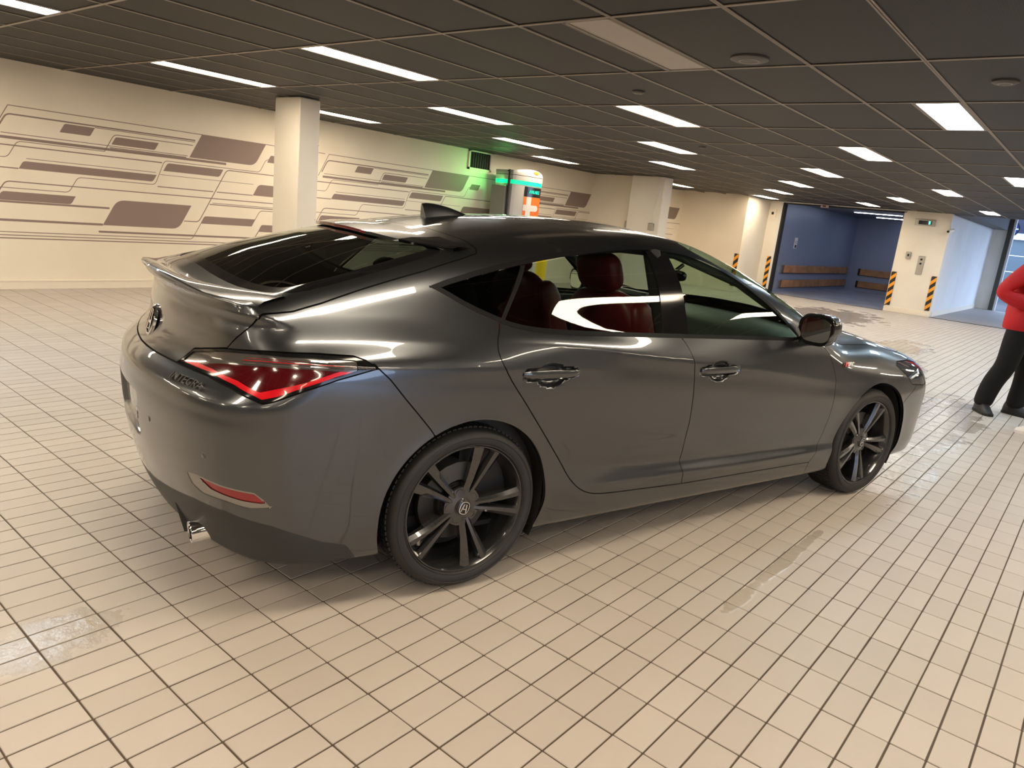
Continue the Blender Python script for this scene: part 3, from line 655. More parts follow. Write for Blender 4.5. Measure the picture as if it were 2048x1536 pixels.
# ------------------------------------------------------------------ meshing the body surface
def surface_net(h=.011):
    xs = np.arange(-1.12, 3.78, h); as_ = np.arange(-1.5*h, .97, h); zs = np.arange(.10, 1.47, h)
    X, Z = np.meshgrid(xs, zs, indexing='ij'); Y2 = sideY(X, Z)
    X2, A2 = np.meshgrid(xs, as_, indexing='ij'); T2 = topZ(X2, np.abs(A2))
    A3, Z3 = np.meshgrid(as_, zs, indexing='ij'); R3 = rearX(np.abs(A3), Z3); F3 = frontX(np.abs(A3), Z3)
    rr = cr1(RRX, RR, xs)[:, None, None]
    f = combine(np.abs(as_)[None, :, None], zs[None, None, :], xs[:, None, None], Y2[:, None, :], T2[:, :, None], R3[None], F3[None], rr).astype(np.float32)
    s = f < 0; nx, ny, nz = f.shape
    O = np.array([xs[0], as_[0], zs[0]])
    cnt = np.zeros((nx-1, ny-1, nz-1), np.float32); acc = np.zeros((nx-1, ny-1, nz-1, 3), np.float32)
    sl = lambda d, n: slice(d, n-1+d)
    for ax in range(3):
        o1, o2 = [k for k in range(3) if k != ax]
        for d1_ in (0, 1):
            for d2_ in (0, 1):
                off = [0, 0, 0]; off[o1] = d1_; off[o2] = d2_; off2 = list(off); off2[ax] = 1
                a = f[sl(off[0], nx), sl(off[1], ny), sl(off[2], nz)]; b = f[sl(off2[0], nx), sl(off2[1], ny), sl(off2[2], nz)]
                m = (a < 0) != (b < 0); t = np.where(m, a/np.where(m, a-b, 1), 0)
                cnt += m
                for c in range(3): acc[..., c] += np.where(m, t if c == ax else off[c], 0)
    act = cnt > 0; idx = -np.ones(act.shape, int); ii = np.argwhere(act); idx[act] = np.arange(len(ii))
    V = (ii+acc[act]/cnt[act][:, None])*h+O
    T = []
    for ax in range(3):
        o1, o2 = [(1, 2), (2, 0), (0, 1)][ax]
        a = np.moveaxis(s, ax, 0)[:-1]; b = np.moveaxis(s, ax, 0)[1:]
        E = np.moveaxis(a != b, 0, ax); inner = [slice(None)]*3; inner[o1] = slice(1, -1); inner[o2] = slice(1, -1)
        pos = np.argwhere(E[tuple(inner)]); pos[:, o1] += 1; pos[:, o2] += 1
        if not len(pos): continue
        def cell(d1_, d2_):
            q = pos.copy(); q[:, o1] -= d1_; q[:, o2] -= d2_; return idx[q[:, 0], q[:, 1], q[:, 2]]
        q = np.stack([cell(1, 1), cell(0, 1), cell(0, 0), cell(1, 0)], 1)
        ins = s[pos[:, 0], pos[:, 1], pos[:, 2]]
        q = np.where(ins[:, None], q, q[:, ::-1]); ok = (q >= 0).all(1); q = q[ok]
        T += [q[:, [0, 1, 2]], q[:, [0, 2, 3]]]
    return V, np.concatenate(T)
def project(V, n=3):
    for _ in range(n):
        f = bodyF(V); g = gradF(V); V = V - g*(f/np.maximum((g*g).sum(1), .05))[:, None]
    return V
def cut(V, T, f):
    f = np.where(np.abs(f) < 2e-5, 2e-5, f); s = f > 0
    ts = s[T]; n = ts.sum(1); mixed = (n == 1) | (n == 2)
    keep = T[~mixed]; M = T[mixed]; ms = ts[mixed]
    lone = np.where(n[mixed][:, None] == 1, ms, ~ms).argmax(1); r = np.arange(len(M))
    a = M[r, lone]; b = M[r, (lone+1) % 3]; c = M[r, (lone+2) % 3]
    e = np.concatenate([np.stack([a, b], 1), np.stack([a, c], 1)]); e.sort(1)
    u, inv = np.unique(e, axis=0, return_inverse=True); inv = inv.ravel()
    t = f[u[:, 0]]/(f[u[:, 0]]-f[u[:, 1]]); NV = V[u[:, 0]]*(1-t)[:, None]+V[u[:, 1]]*t[:, None]
    p = inv[:len(M)]+len(V); q = inv[len(M):]+len(V)
    T2 = np.concatenate([keep, np.stack([a, p, q], 1), np.stack([p, b, c], 1), np.stack([p, c, q], 1)])
    return np.concatenate([V, NV]), T2
def pdist(P, poly, closed=True):
    # signed distance (negative inside) of 2-D points to polygon
    A = np.asarray(poly, float); B = np.roll(A, -1, 0)
    d = np.full(len(P), 1e9); ins = np.zeros(len(P), bool)
    for i, (a, b) in enumerate(zip(A, B)):
        if not closed and i == len(A)-1: continue
        e = b-a; w = P-a; t = np.clip((w@e)/max(e@e, 1e-12), 0, 1); q = w-e*t[:, None]; d = np.minimum(d, (q*q).sum(1))
        if closed: c = ((a[1] <= P[:, 1]) != (b[1] <= P[:, 1])); xx = a[0]+(P[:, 1]-a[1])*e[0]/(e[1] if e[1] else 1e-12); ins ^= c & (P[:, 0] < xx)
    d = np.sqrt(d)
    return np.where(ins, -d, d)
def smooth_poly(pts, it=2, closed=True, keep=()):
    P = [np.array(p, float) for p in pts]
    for _ in range(it):
        Q = []; n = len(P)
        rng = range(n) if closed else range(n-1)
        if not closed: Q.append(P[0])
        for i in rng: a, b = P[i], P[(i+1) % n]; Q += [a*.75+b*.25, a*.25+b*.75]
        if not closed: Q.append(P[-1])
        P = Q
    return P
XZ = lambda V: V[:, [0, 2]]
def SZ(V):   # wrap coordinate round the rear corner (arc angle about a fixed point, metres at r=.55) and height
    a = np.abs(V[:, 1]); return np.stack([np.arctan2(a-.35, -(V[:, 0]+.45))*.55, V[:, 2]], 1)
def SZp(pts): return SZ(np.array(pts, float))
def FZw(V):
    a = np.abs(V[:, 1]); return np.stack([np.arctan2(a-.35, V[:, 0]-3.05)*.55, V[:, 2]], 1)
# ---- outlines traced on the body
DLO = [(-.150, 1.140), (-.10, 1.117), (-.012, 1.071), (.111, 1.025), (.157, 1.010), (.250, .994), (.424, .982), (.742, .972), (1.253, .958), (1.90, .938), (1.965, .945), (1.946, .971), (1.886, 1.015), (1.840, 1.056), (1.753, 1.116), (1.633, 1.186), (1.522, 1.251), (1.402, 1.302), (1.248, 1.333), (1.047, 1.341), (.828, 1.331), (.560, 1.296), (.302, 1.254), (.094, 1.211), (-.081, 1.163)]
RDOOR = [(.1065, 1.035), (.098, 1.005), (.075, .966), (.072, .922), (.099, .868), (.144, .806), (.213, .724), (.287, .633), (.352, .555), (.429, .464), (.484, .388), (.535, .339), (.594, .309), (.654, .295), (.748, .287), (.910, .281), (.972, .279), (1.186, .270)]
SEAM = [(1.048, .955), (1.055, .976), (1.089, .935), (1.116, .883), (1.132, .833), (1.144, .740), (1.155, .609), (1.156, .510), (1.153, .427), (1.157, .372), (1.172, .318), (1.186, .270)]
FSEAM = [(2.0, .97), (2.11, .935), (2.172, .902), (2.224, .868), (2.258, .795), (2.279, .738), (2.284, .668), (2.284, .579), (2.276, .457), (2.253, .359), (2.225, .306), (2.199, .262)]
LAMP3 = [(-.929, .411, .812), (-.905, .435, .840), (-.879, .459, .869), (-.818, .627, .904), (-.733, .778, .925), (-.60, .842, .929), (-.474, .870, .923), (-.439, .881, .912), (-.398, .896, .886), (-.534, .894, .851), (-.632, .878, .817), (-.724, .851, .779), (-.753, .838, .771), (-.774, .817, .780), (-.815, .741, .799), (-.866, .618, .813), (-.920, .457, .812)]
GLASS = [(-.783, 0), (-.783, .12), (-.781, .277), (-.757, .471), (-.713, .595), (-.663, .665), (-.599, .692), (-.472, .682), (-.306, .660), (-.186, .641), (-.06, .618), (-.035, .595), (-.05, .45), (-.09, .25), (-.11, 0)]
TGTOP = [(.0, -.1), (.0, .114), (.048, .285), (.079, .477), (.098, .575), (.107, .612), (.095, .635), (.020, .654), (-.147, .686), (-.382, .716), (-.541, .737), (-.638, .743), (-.700, .736), (-.742, .728), (-1.4, .728), (-1.4, -.1)]
TGLOW = [(.720, 1.09), (.728, 1.034), (.724, 1.016), (.685, .959), (.640, .908), (.459, .869), (.411, .812), (.332, .811), (.214, .808), (.0, .806), (-.1, .806), (-.1, 1.3)]
WIND = [(1.36, 0), (1.355, .25), (1.33, .45), (1.30, .53), (1.335, .575), (1.45, .64), (1.62, .70), (1.80, .745), (2.0, .785), (2.12, .79), (2.26, .70), (2.36, .5), (2.42, .25), (2.44, 0), (2.44, -.1), (1.36, -.1)]
HOOD = [(2.44, -.1), (2.44, 0), (2.42, .25), (2.36, .5), (2.26, .70), (2.18, .775), (2.40, .775), (2.542, .762), (2.71, .757), (2.923, .745), (3.06, .735), (3.20, .71), (3.40, .62), (3.52, .48), (3.58, .25), (3.60, 0), (3.60, -.1)]
HEADL = [(2.98, .772), (3.02, .792), (3.20, .785), (3.35, .765), (3.52, .735), (3.56, .69), (3.45, .655), (3.30, .645), (3.13, .660), (3.066, .715)]
BSEAM = [(-.398, .886), (-.355, .847), (-.298, .780), (-.238, .714), (-.194, .664), (-.12, .56)]
VALT = [(-.99, 0, .335), (-.975, .25, .345), (-.954, .435, .368), (-.911, .611, .391), (-.841, .753, .392), (-.717, .846, .360), (-.626, .869, .321), (-.552, .874, .286), (-.47, .876, .262)]
REFL3 = [(-.940, .615, .487), (-.913, .671, .493), (-.772, .834, .476), (-.742, .846, .451), (-.722, .852, .426), (-.781, .819, .418), (-.844, .765, .430), (-.896, .675, .430), (-.925, .632, .448)]
RED3 = [(-.912, .673, .486), (-.772, .834, .470), (-.734, .849, .437), (-.801, .810, .442), (-.884, .718, .458)]
PLATE = [(.0, .672), (.185, .672), (.235, .655), (.205, .50), (.0, .50)]
WX = (0.0, 2.736); WZ = .3226; ARCH = (.362, .366)
V, T = surface_net(.0105)
V = project(V)
V, T = cut(V, T, V[:, 1].copy()); keepc = V[T][:, :, 1].mean(1) > 0; T = T[keepc]
V[:, 1] = np.where(np.abs(V[:, 1]) < 1e-4, 0, V[:, 1])
P2 = lambda V: XZ(V)
def side_ok(V): return V[:, 1] > .5
def region(V, kind):
    if kind == 'arch':
        d = np.minimum(np.hypot(V[:, 0]-WX[0], V[:, 2]-WZ)-ARCH[0], np.hypot(V[:, 0]-WX[1]-.012, V[:, 2]-WZ)-ARCH[1])
        return np.maximum(d, .5-V[:, 1])
    if kind == 'dlo': return np.maximum(pdist(XZ(V), DLO_S), .45-V[:, 1])
    if kind == 'glass': return np.maximum(pdist(V[:, :2], GLASS_S), .95-V[:, 2])
    if kind == 'wind': return np.maximum(pdist(V[:, :2], WIND), .9-V[:, 2])
    if kind == 'lamp': return np.maximum(pdist(SZ(V), LAMP_S), V[:, 0]+.2)
    if kind == 'headl': return np.maximum(pdist(XZ(V), HEADL), 2.9-V[:, 0])
    if kind == 'tail': 
        up = pdist(V[:, :2], TGTOP); lo = pdist(V[:, 1:], TGLOW)
        a = np.maximum(up, 1.018-V[:, 2]); b = np.maximum(np.maximum(lo, V[:, 2]-1.05), V[:, 0]+.5); return np.minimum(a, b)
    if kind == 'hood': return np.maximum(pdist(V[:, :2], HOOD), .70-V[:, 2])
    if kind == 'rdoor': return np.maximum(pdist(XZ(V), RD_S), .5-V[:, 1])
    if kind == 'fdoor': return np.maximum(pdist(XZ(V), FD_S), .5-V[:, 1])
    if kind == 'fend': return np.maximum(np.maximum(pdist(XZ(V), FE_S), .5-V[:, 1]), -9)
    if kind == 'rbump': return np.maximum(pdist(XZ(V), RB_S), -9)
    if kind == 'val': return np.maximum(V[:, 2]-np.interp(SZ(V)[:, 0], VS[:, 0], VS[:, 1]), V[:, 0]+.36)
    if kind == 'refl': return np.maximum(pdist(SZ(V), SZp(REFL3)), V[:, 0]+.5)
    if kind == 'red': return np.maximum(pdist(SZ(V), SZp(RED3)), V[:, 0]+.5)
    if kind == 'fbump': return pdist(XZ(V), FB_S)
DLO_S = smooth_poly(DLO[:9], 1, False)+smooth_poly(DLO[9:], 1, False); GLASS_S = smooth_poly(GLASS, 1, False); LAMP_S = SZp(LAMP3)
rd = [tuple(p) for p in smooth_poly(RDOOR, 1, False)]; sm = [tuple(p) for p in smooth_poly(SEAM[1:], 1, False)]
RD_S = [(.1065, 1.2)]+rd+sm[::-1]+[(1.055, 1.2)]
FD_S = [(1.055, 1.2)]+sm+[(2.199, .262)]+[tuple(p) for p in smooth_poly(FSEAM, 1, False)][::-1]+[(2.0, 1.2)]
FE_S = [(2.199, .10)]+[tuple(p) for p in smooth_poly(FSEAM, 1, False)][::-1]+[(2.0, 1.0), (2.9, .95), (3.30, .78), (3.12, .668), (3.07, .60), (3.03, .545), (2.9, .1)]
RB_S = [(-1.3, .10), (-.1, .10)]+[(-.10, .50)]+BSEAM[::-1]+[(-.41, .90), (-.75, .82), (-.93, .8115), (-1.3, .8115)]
FB_S = [(2.9, .1), (3.03, .545), (3.20, .655), (3.56, .69), (3.7, .75), (3.95, .75), (3.95, .1)]
VS = SZp(VALT); VS = np.concatenate([VS, [[VS[-1, 0]+.07, .17]]]); VS = VS[np.argsort(VS[:, 0])]
G = .0022
def centroid(V, T): return V[T].mean(1)
# holes and parts: cut on both sides of every gap
for kind, gap in (('arch', 0), ('dlo', 0), ('glass', .0), ('wind', 0), ('lamp', G), ('headl', G), ('tail', G), ('hood', G), ('rdoor', G), ('fdoor', G), ('fend', G), ('rbump', G), ('val', 0), ('refl', 0), ('red', 0), ('fbump', G)):
    f_ = region(V, kind); n0 = len(V)
    for g in ((-gap, gap) if gap else (0,)):
        V, T = cut(V, T, f_-g)
        if gap: f_ = np.concatenate([f_, region(V[len(f_):], kind)])
Cn = centroid(V, T); R = {k: region(Cn, k) for k in ('arch', 'dlo', 'glass', 'wind', 'lamp', 'headl', 'tail', 'hood', 'rdoor', 'fdoor', 'fend', 'rbump', 'val', 'refl', 'red', 'fbump')}
lab = np.full(len(T), 'body', dtype=object); free = np.ones(len(T), bool)
def take(name, cond):
    global free
    m = free & cond; lab[m] = name; free &= ~m
take('', R['arch'] < 0)
take('windows', R['dlo'] < 0)
take('rear_glass', R['glass'] < 0); take('windscreen', R['wind'] < 0)
take('tail_lamp', R['lamp'] < -G); take('', R['lamp'] < G)
take('headlamp', R['headl'] < -G); take('', R['headl'] < G)
take('', np.abs(R['rdoor']) < G); take('', np.abs(R['fdoor']) < G)
take('rear_door', R['rdoor'] < 0); take('front_door', R['fdoor'] < 0)
take('', np.abs(R['tail']) < G); take('tailgate', R['tail'] < 0)
take('', np.abs(R['hood']) < G); take('bonnet', R['hood'] < 0)
take('reflector', R['red'] < 0); take('reflector_trim', R['refl'] < 0)
take('rear_valance', R['val'] < 0)
take('', (np.abs(R['rbump']) < G) & (Cn[:, 0] > -.75)); take('rear_bumper', R['rbump'] < 0)
take('', (np.abs(R['fend']) < G) & (Cn[:, 0] < 2.6)); take('', (np.abs(R['fbump']) < G)); take('front_bumper', R['fbump'] < 0)
take('front_wing', R['fend'] < 0)
# the floor of the car
_fn = np.cross(V[T[:, 1]]-V[T[:, 0]], V[T[:, 2]]-V[T[:, 0]]); _fn /= np.maximum(np.linalg.norm(_fn, axis=1), 1e-12)[:, None]
take('underbody', (_fn[:, 2] < -.8) & (Cn[:, 2] < .24))
NRM = gradF(V); NRM /= np.maximum(np.linalg.norm(NRM, axis=1), 1e-9)[:, None]
# ------------------------------------------------------------------ car materials
M_paint = mat('graphite_metallic_paint', (.086, .091, .100), .28, .94, .5, coat=1., coatr=.02)
M_carblack = mat('black_trim_gloss', (.006, .006, .007), .10, 0, .5)
M_cartrim = mat('black_trim_satin', (.006, .006, .007), .5, 0, .12)
M_inner = mat('inner_black', (.006, .006, .006), .85)
M_plastic = mat('dark_grey_plastic', (.022, .022, .023), .5)
def glass_mat(name, tint, gl=.0):
    m = bpy.data.materials.new(name); m.use_nodes = True; nt = m.node_tree; nt.nodes.remove(nt.nodes['Principled BSDF']); out = nt.nodes['Material Output']
    tr = nd(nt, 'BsdfTransparent'); tr.inputs[0].default_value = (*tint, 1); g = nd(nt, 'BsdfGlossy'); g.inputs['Roughness'].default_value = .01; g.inputs['Color'].default_value = (.95, 1, .97, 1)
    fr = nd(nt, 'Fresnel'); ge = nd(nt, 'NewGeometry'); mi = nd(nt, 'Mix'); mi.inputs[2].default_value = 1.5; mi.inputs[3].default_value = 1/1.5; nt.links.new(ge.outputs['Backfacing'], mi.inputs[0]); nt.links.new(mi.outputs[0], fr.inputs[0]); mx = nd(nt, 'MixShader'); nt.links.new(fr.outputs[0], mx.inputs[0]); nt.links.new(tr.outputs[0], mx.inputs[1]); nt.links.new(g.outputs[0], mx.inputs[2]); nt.links.new(mx.outputs[0], out.inputs[0])
    MATS[name] = m; return m
M_gfront = glass_mat('green_tint_glass', (.66, .80, .70)); M_grear = glass_mat('privacy_glass', (.55, .60, .56)); M_ghatch = glass_mat('dark_hatch_glass', (.12, .14, .12)); M_gq = glass_mat('quarter_privacy_glass', (.05, .055, .05))
M_lampred = mat('lamp_red_dark', (.07, .001, .003), .12, coat=1.); M_lampred2 = mat('lamp_red_bright', (.55, .004, .010), .18, coat=1., emit=(1, .02, .03), estr=.05)
M_lampclear = mat('lamp_smoked_band', (.10, .09, .085), .15, .3, coat=1.)
M_redrefl = mat('red_reflector', (.24, .003, .008), .3, coat=.6)
# ------------------------------------------------------------------ car root
CAR_S = 1.01071
car = thing('car', 'dark grey metallic four-door liftback car with black wheels parked on the tiles', 'car', (2.17415, 2.563106, 0), -.27697502)
car.scale = (CAR_S,)*3
def npmesh(name, V, T, N, m, parent=car, off=0., flip=False):
    used, inv = np.unique(T, return_inverse=True); VV = V[used]+N[used]*off; TT = inv.reshape(T.shape); NN = N[used]
    if flip: VV = VV*[1, -1, 1]; NN = NN*[1, -1, 1]; TT = TT[:, ::-1]
    me = bpy.data.meshes.new(name); me.from_pydata(VV.tolist(), [], TT.tolist())
    for mm in (m if isinstance(m, (list, tuple)) else [m]): me.materials.append(mm)
    me.polygons.foreach_set('use_smooth', [True]*len(me.polygons)); me.normals_split_custom_set_from_vertices(NN.tolist())
    return link(name, me, parent)
def both(V, T, N):
    # mirror and join (for parts that cross the centre line)
    n = len(V); V2 = np.concatenate([V, V*[1, -1, 1]]); N2 = np.concatenate([N, N*[1, -1, 1]]); return V2, np.concatenate([T, T[:, ::-1]+n]), N2
PARTS = {}
for nme, m in (('body_shell', M_paint), ('tailgate', M_paint), ('bonnet', M_paint), ('rear_bumper', M_paint), ('front_bumper', M_paint), ('rear_valance', M_plastic), ('windscreen', M_gfront), ('underbody', M_inner)):
    k = 'body' if nme == 'body_shell' else nme; t_ = T[lab == k]
    if not len(t_): continue
    used, inv = np.unique(t_, return_inverse=True); v2, t2, n2 = both(V[used], inv.reshape(t_.shape), NRM[used])
    PARTS[nme] = npmesh(nme, v2, t2, n2, m)
for k, m in (('rear_door', M_paint), ('front_door', M_paint), ('front_wing', M_paint)):
    for fl in (True, False): PARTS[(k, fl)] = npmesh(k, V, T[lab == k], NRM, m, flip=fl)
# inner liner: everything except holes, pushed inward, dark
hole = (R['arch'] < 0) | (R['dlo'] < .012) | (R['glass'] < .01) | (R['wind'] < .02)
ti = T[~hole]; used, inv = np.unique(ti, return_inverse=True); v2, t2, n2 = both(V[used], inv.reshape(ti.shape), NRM[used])
npmesh('inner_structure', v2, t2, n2, M_inner, off=-.016)
# ------------------------------------------------------------------ windows
wt = lab == 'windows'; Vw, Tw = V, T[wt]
def bandpoly(a, b): return a+b[::-1]
BP = [(1.000, 1.36), (1.010, 1.320), (.954, .987), (.945, .90), (1.120, .90), (1.116, .98), (1.141, 1.323), (1.150, 1.36)]
DV = [(.330, 1.29), (.311, 1.256), (.132, 1.033), (.11, 1.00), (.085, 1.00), (.114, 1.035), (.264, 1.224), (.30, 1.29)]
rim_f = lambda V_: -np.maximum(pdist(XZ(V_), DLO_S)+.017, -1)
Vw, Tw = cut(Vw, Tw, pdist(XZ(Vw), DLO_S)+.017); Vw, Tw = cut(Vw, Tw, pdist(XZ(Vw), BP)); Vw, Tw = cut(Vw, Tw, pdist(XZ(Vw), DV))
Vw, Tw = cut(Vw, Tw, Vw[:, 2]-(.006+np.interp(Vw[:, 0], [.1, .42, 1.25, 1.95], [1.02, .990, .966, .948])))
cw = Vw[Tw].mean(1); dd = pdist(XZ(cw), DLO_S); NW = gradF(Vw); NW /= np.linalg.norm(NW, axis=1)[:, None]
rimm = dd > -.017; bp_ = (pdist(XZ(cw), BP) < 0) & ~rimm; dv_ = (pdist(XZ(cw), DV) < 0) & ~rimm; gl = ~(rimm | bp_ | dv_)
for fl in (True, False):
    npmesh('window_trim', Vw, Tw[rimm], NW, M_cartrim, flip=fl, off=.001)
    npmesh('door_pillar_cover', Vw, Tw[bp_], NW, M_carblack, flip=fl, off=-.003)
    npmesh('quarter_divider', Vw, Tw[dv_], NW, M_cartrim, flip=fl, off=-.002)
    tag(npmesh('side_glass', Vw, Tw[gl & (cw[:, 0] < .2+(cw[:, 2]-1.15)*.9)], NW, M_gq, flip=fl, off=-.006), 'small dark triangular quarter window')
    tag(npmesh('side_glass', Vw, Tw[gl & (cw[:, 0] >= .2+(cw[:, 2]-1.15)*.9) & (cw[:, 0] < 1.05)], NW, M_grear, flip=fl, off=-.006), 'rear door window')
    tag(npmesh('side_glass', Vw, Tw[gl & (cw[:, 0] > 1.05)], NW, M_gfront, flip=fl, off=-.006), 'greenish front door window')
# rear glass: black border and dark glass
tg = T[lab == 'rear_glass']; Vg, Tg = cut(V, tg, pdist(V[:, :2], GLASS_S)+.0); 
def gb(V_):  # distance inside border (ignoring the centre line)
    A = [(p[0], p[1]) for p in GLASS_S]; A = [(p[0], -.5 if p[1] <= 0 else p[1]) for p in A]; return pdist(V_[:, :2], A)+.045
Vg, Tg = cut(Vg, Tg, gb(Vg)); cg_ = Vg[Tg].mean(1); bm_ = gb(cg_) > 0; NG = gradF(Vg); NG /= np.maximum(np.linalg.norm(NG, axis=1), 1e-9)[:, None]
for nme, msk, m, of in (('rear_glass_border', bm_, M_carblack, -.003), ('rear_glass', ~bm_, M_ghatch, -.003)):
    t_ = Tg[msk]; used, inv = np.unique(t_, return_inverse=True); v2, t2, n2 = both(Vg[used], inv.reshape(t_.shape), NG[used]); npmesh(nme, v2, t2, n2, m, off=of)
# dark edge round the windscreen
# ------------------------------------------------------------------ lamps
def sub(nme, V_, T_, m, parent, fl, off=0.):
    N_ = gradF(V_); N_ /= np.maximum(np.linalg.norm(N_, axis=1), 1e-9)[:, None]
    return npmesh(nme, V_, T_, N_, m, parent, off=off, flip=fl)
Tl = T[lab == 'tail_lamp']; u_, inv = np.unique(Tl, return_inverse=True); Vl = V[u_]; Tl = inv.reshape(Tl.shape)
low = SZp([(-.925, .43, .803), (-.866, .618, .800), (-.815, .741, .789), (-.765, .830, .768), (-.632, .878, .806), (-.534, .894, .840), (-.42, .896, .872)])
top = SZp([(-.885, .455, .860), (-.818, .627, .893), (-.733, .778, .914), (-.60, .842, .919), (-.474, .870, .911), (-.44, .88, .90)])
fB = lambda V_: pdist(SZ(V_), LAMP_S)+.011
fT = lambda V_: SZ(V_)[:, 1]-(np.interp(SZ(V_)[:, 0], top[:, 0], top[:, 1])-.036)
fV0 = lambda V_: pdist(SZ(V_), low, False)-.012
fV1 = lambda V_: pdist(SZ(V_), low, False)-.034
fE = lambda V_: SZ(V_)[:, 0]-(top[-1, 0]-.028)
for f_ in (fB, fT, fV0, fV1, fE): Vl, Tl = cut(Vl, Tl, f_(Vl))
c_ = Vl[Tl].mean(1); inn = fB(c_) < 0; e_ = fE(c_) < 0; tb = inn & e_ & (fT(c_) > 0); vv = inn & ~tb & (fV0(c_) > 0) & (fV1(c_) < 0) & e_; rr_ = inn & e_ & ~tb & ~vv & (fV1(c_) > 0)
bk = ~(tb | vv | rr_)
for fl in (True, False):
    tl = sub('tail_lamp', Vl, Tl[bk], M_carblack, car, fl)
    sub('smoked_band', Vl, Tl[tb], M_lampclear, tl, fl, -.004); sub('red_lens', Vl, Tl[rr_], M_lampred, tl, fl, -.004); sub('light_guide', Vl, Tl[vv], M_lampred2, tl, fl, -.002)
    # fine bright fins in the smoked band and a clear divider in the lens
    for k in range(3):
        P = [];
        for s_ in np.linspace(.46, .80, 14):
            zz = np.interp(s_, top[:, 0], top[:, 1])-.012-.008*k; ang = s_/.55; d = .3
            for _ in range(30):
                p = np.array([[-.45-math.cos(ang)*d, (.35+math.sin(ang)*d), zz]]); v = bodyF(p)[0]
                d += -v*.8
            P.append((p[0, 0], -p[0, 1] if fl else p[0, 1], zz))
        MB().tube(P, .0012, 5).obj('lens_fin', M_chrome if k != 1 else M_lampred2, tl)
Th = T[lab == 'headlamp']
for fl in (True, False):
    hl = sub('headlamp', V, Th, mat('headlamp_glass', (.05, .055, .065), .05, .0, coat=1.), car, fl)
    s_ = -1 if fl else 1
    MB().tube([(3.10, s_*.885, .700), (3.2, s_*.872, .722), (3.32, s_*.80, .735), (3.42, s_*.70, .735)], .006, 8).obj('lamp_strip', mat('lamp_strip_white', (.8, .82, .9), .3), hl)
for nme, m in (('reflector', M_redrefl), ('reflector_trim', mat('satin_silver', (.30, .29, .28), .28, .9))):
    for fl in (True, False): sub(nme, V, T[lab == nme], m, car, fl, -.004 if nme == 'reflector' else -.001)
# ------------------------------------------------------------------ helpers on the body surface
def on_side(x, z, off=0., s=-1):
    y = float(sideY(np.array([x]), np.array([z]))[0]); g = gradF(np.array([[x, y, z]]))[0]; g /= np.linalg.norm(g); return Vector((x+g[0]*off, s*(y+g[1]*off), z+g[2]*off)), Vector((g[0], s*g[1], g[2]))
def on_rear(y, z, off=0.):
    x = float(rearX(np.array([abs(y)]), np.array([z]))[0]); g = gradF(np.array([[x, y, z]]))[0]; g /= np.linalg.norm(g); return Vector((x+g[0]*off, y+g[1]*off, z)), Vector(g)
def superell(hx, hy, hz, e=.5, nu=24, nv=14, M=None, clip=None):
    mb = MB(); P = []
    sg = lambda v, p: math.copysign(abs(v)**p, v)
    for i in range(nv+1):
        ph = -math.pi/2+math.pi*i/nv; row = []
        for j in range(nu+1):
            th = 2*math.pi*j/nu; v = Vector((hx*sg(math.cos(ph), e)*sg(math.cos(th), e), hy*sg(math.cos(ph), e)*sg(math.sin(th), e), hz*sg(math.sin(ph), e)))
            if clip: v = clip(v)
            row.append(M @ v if M is not None else v)
        P.append(row)
    return mb.grid(P)
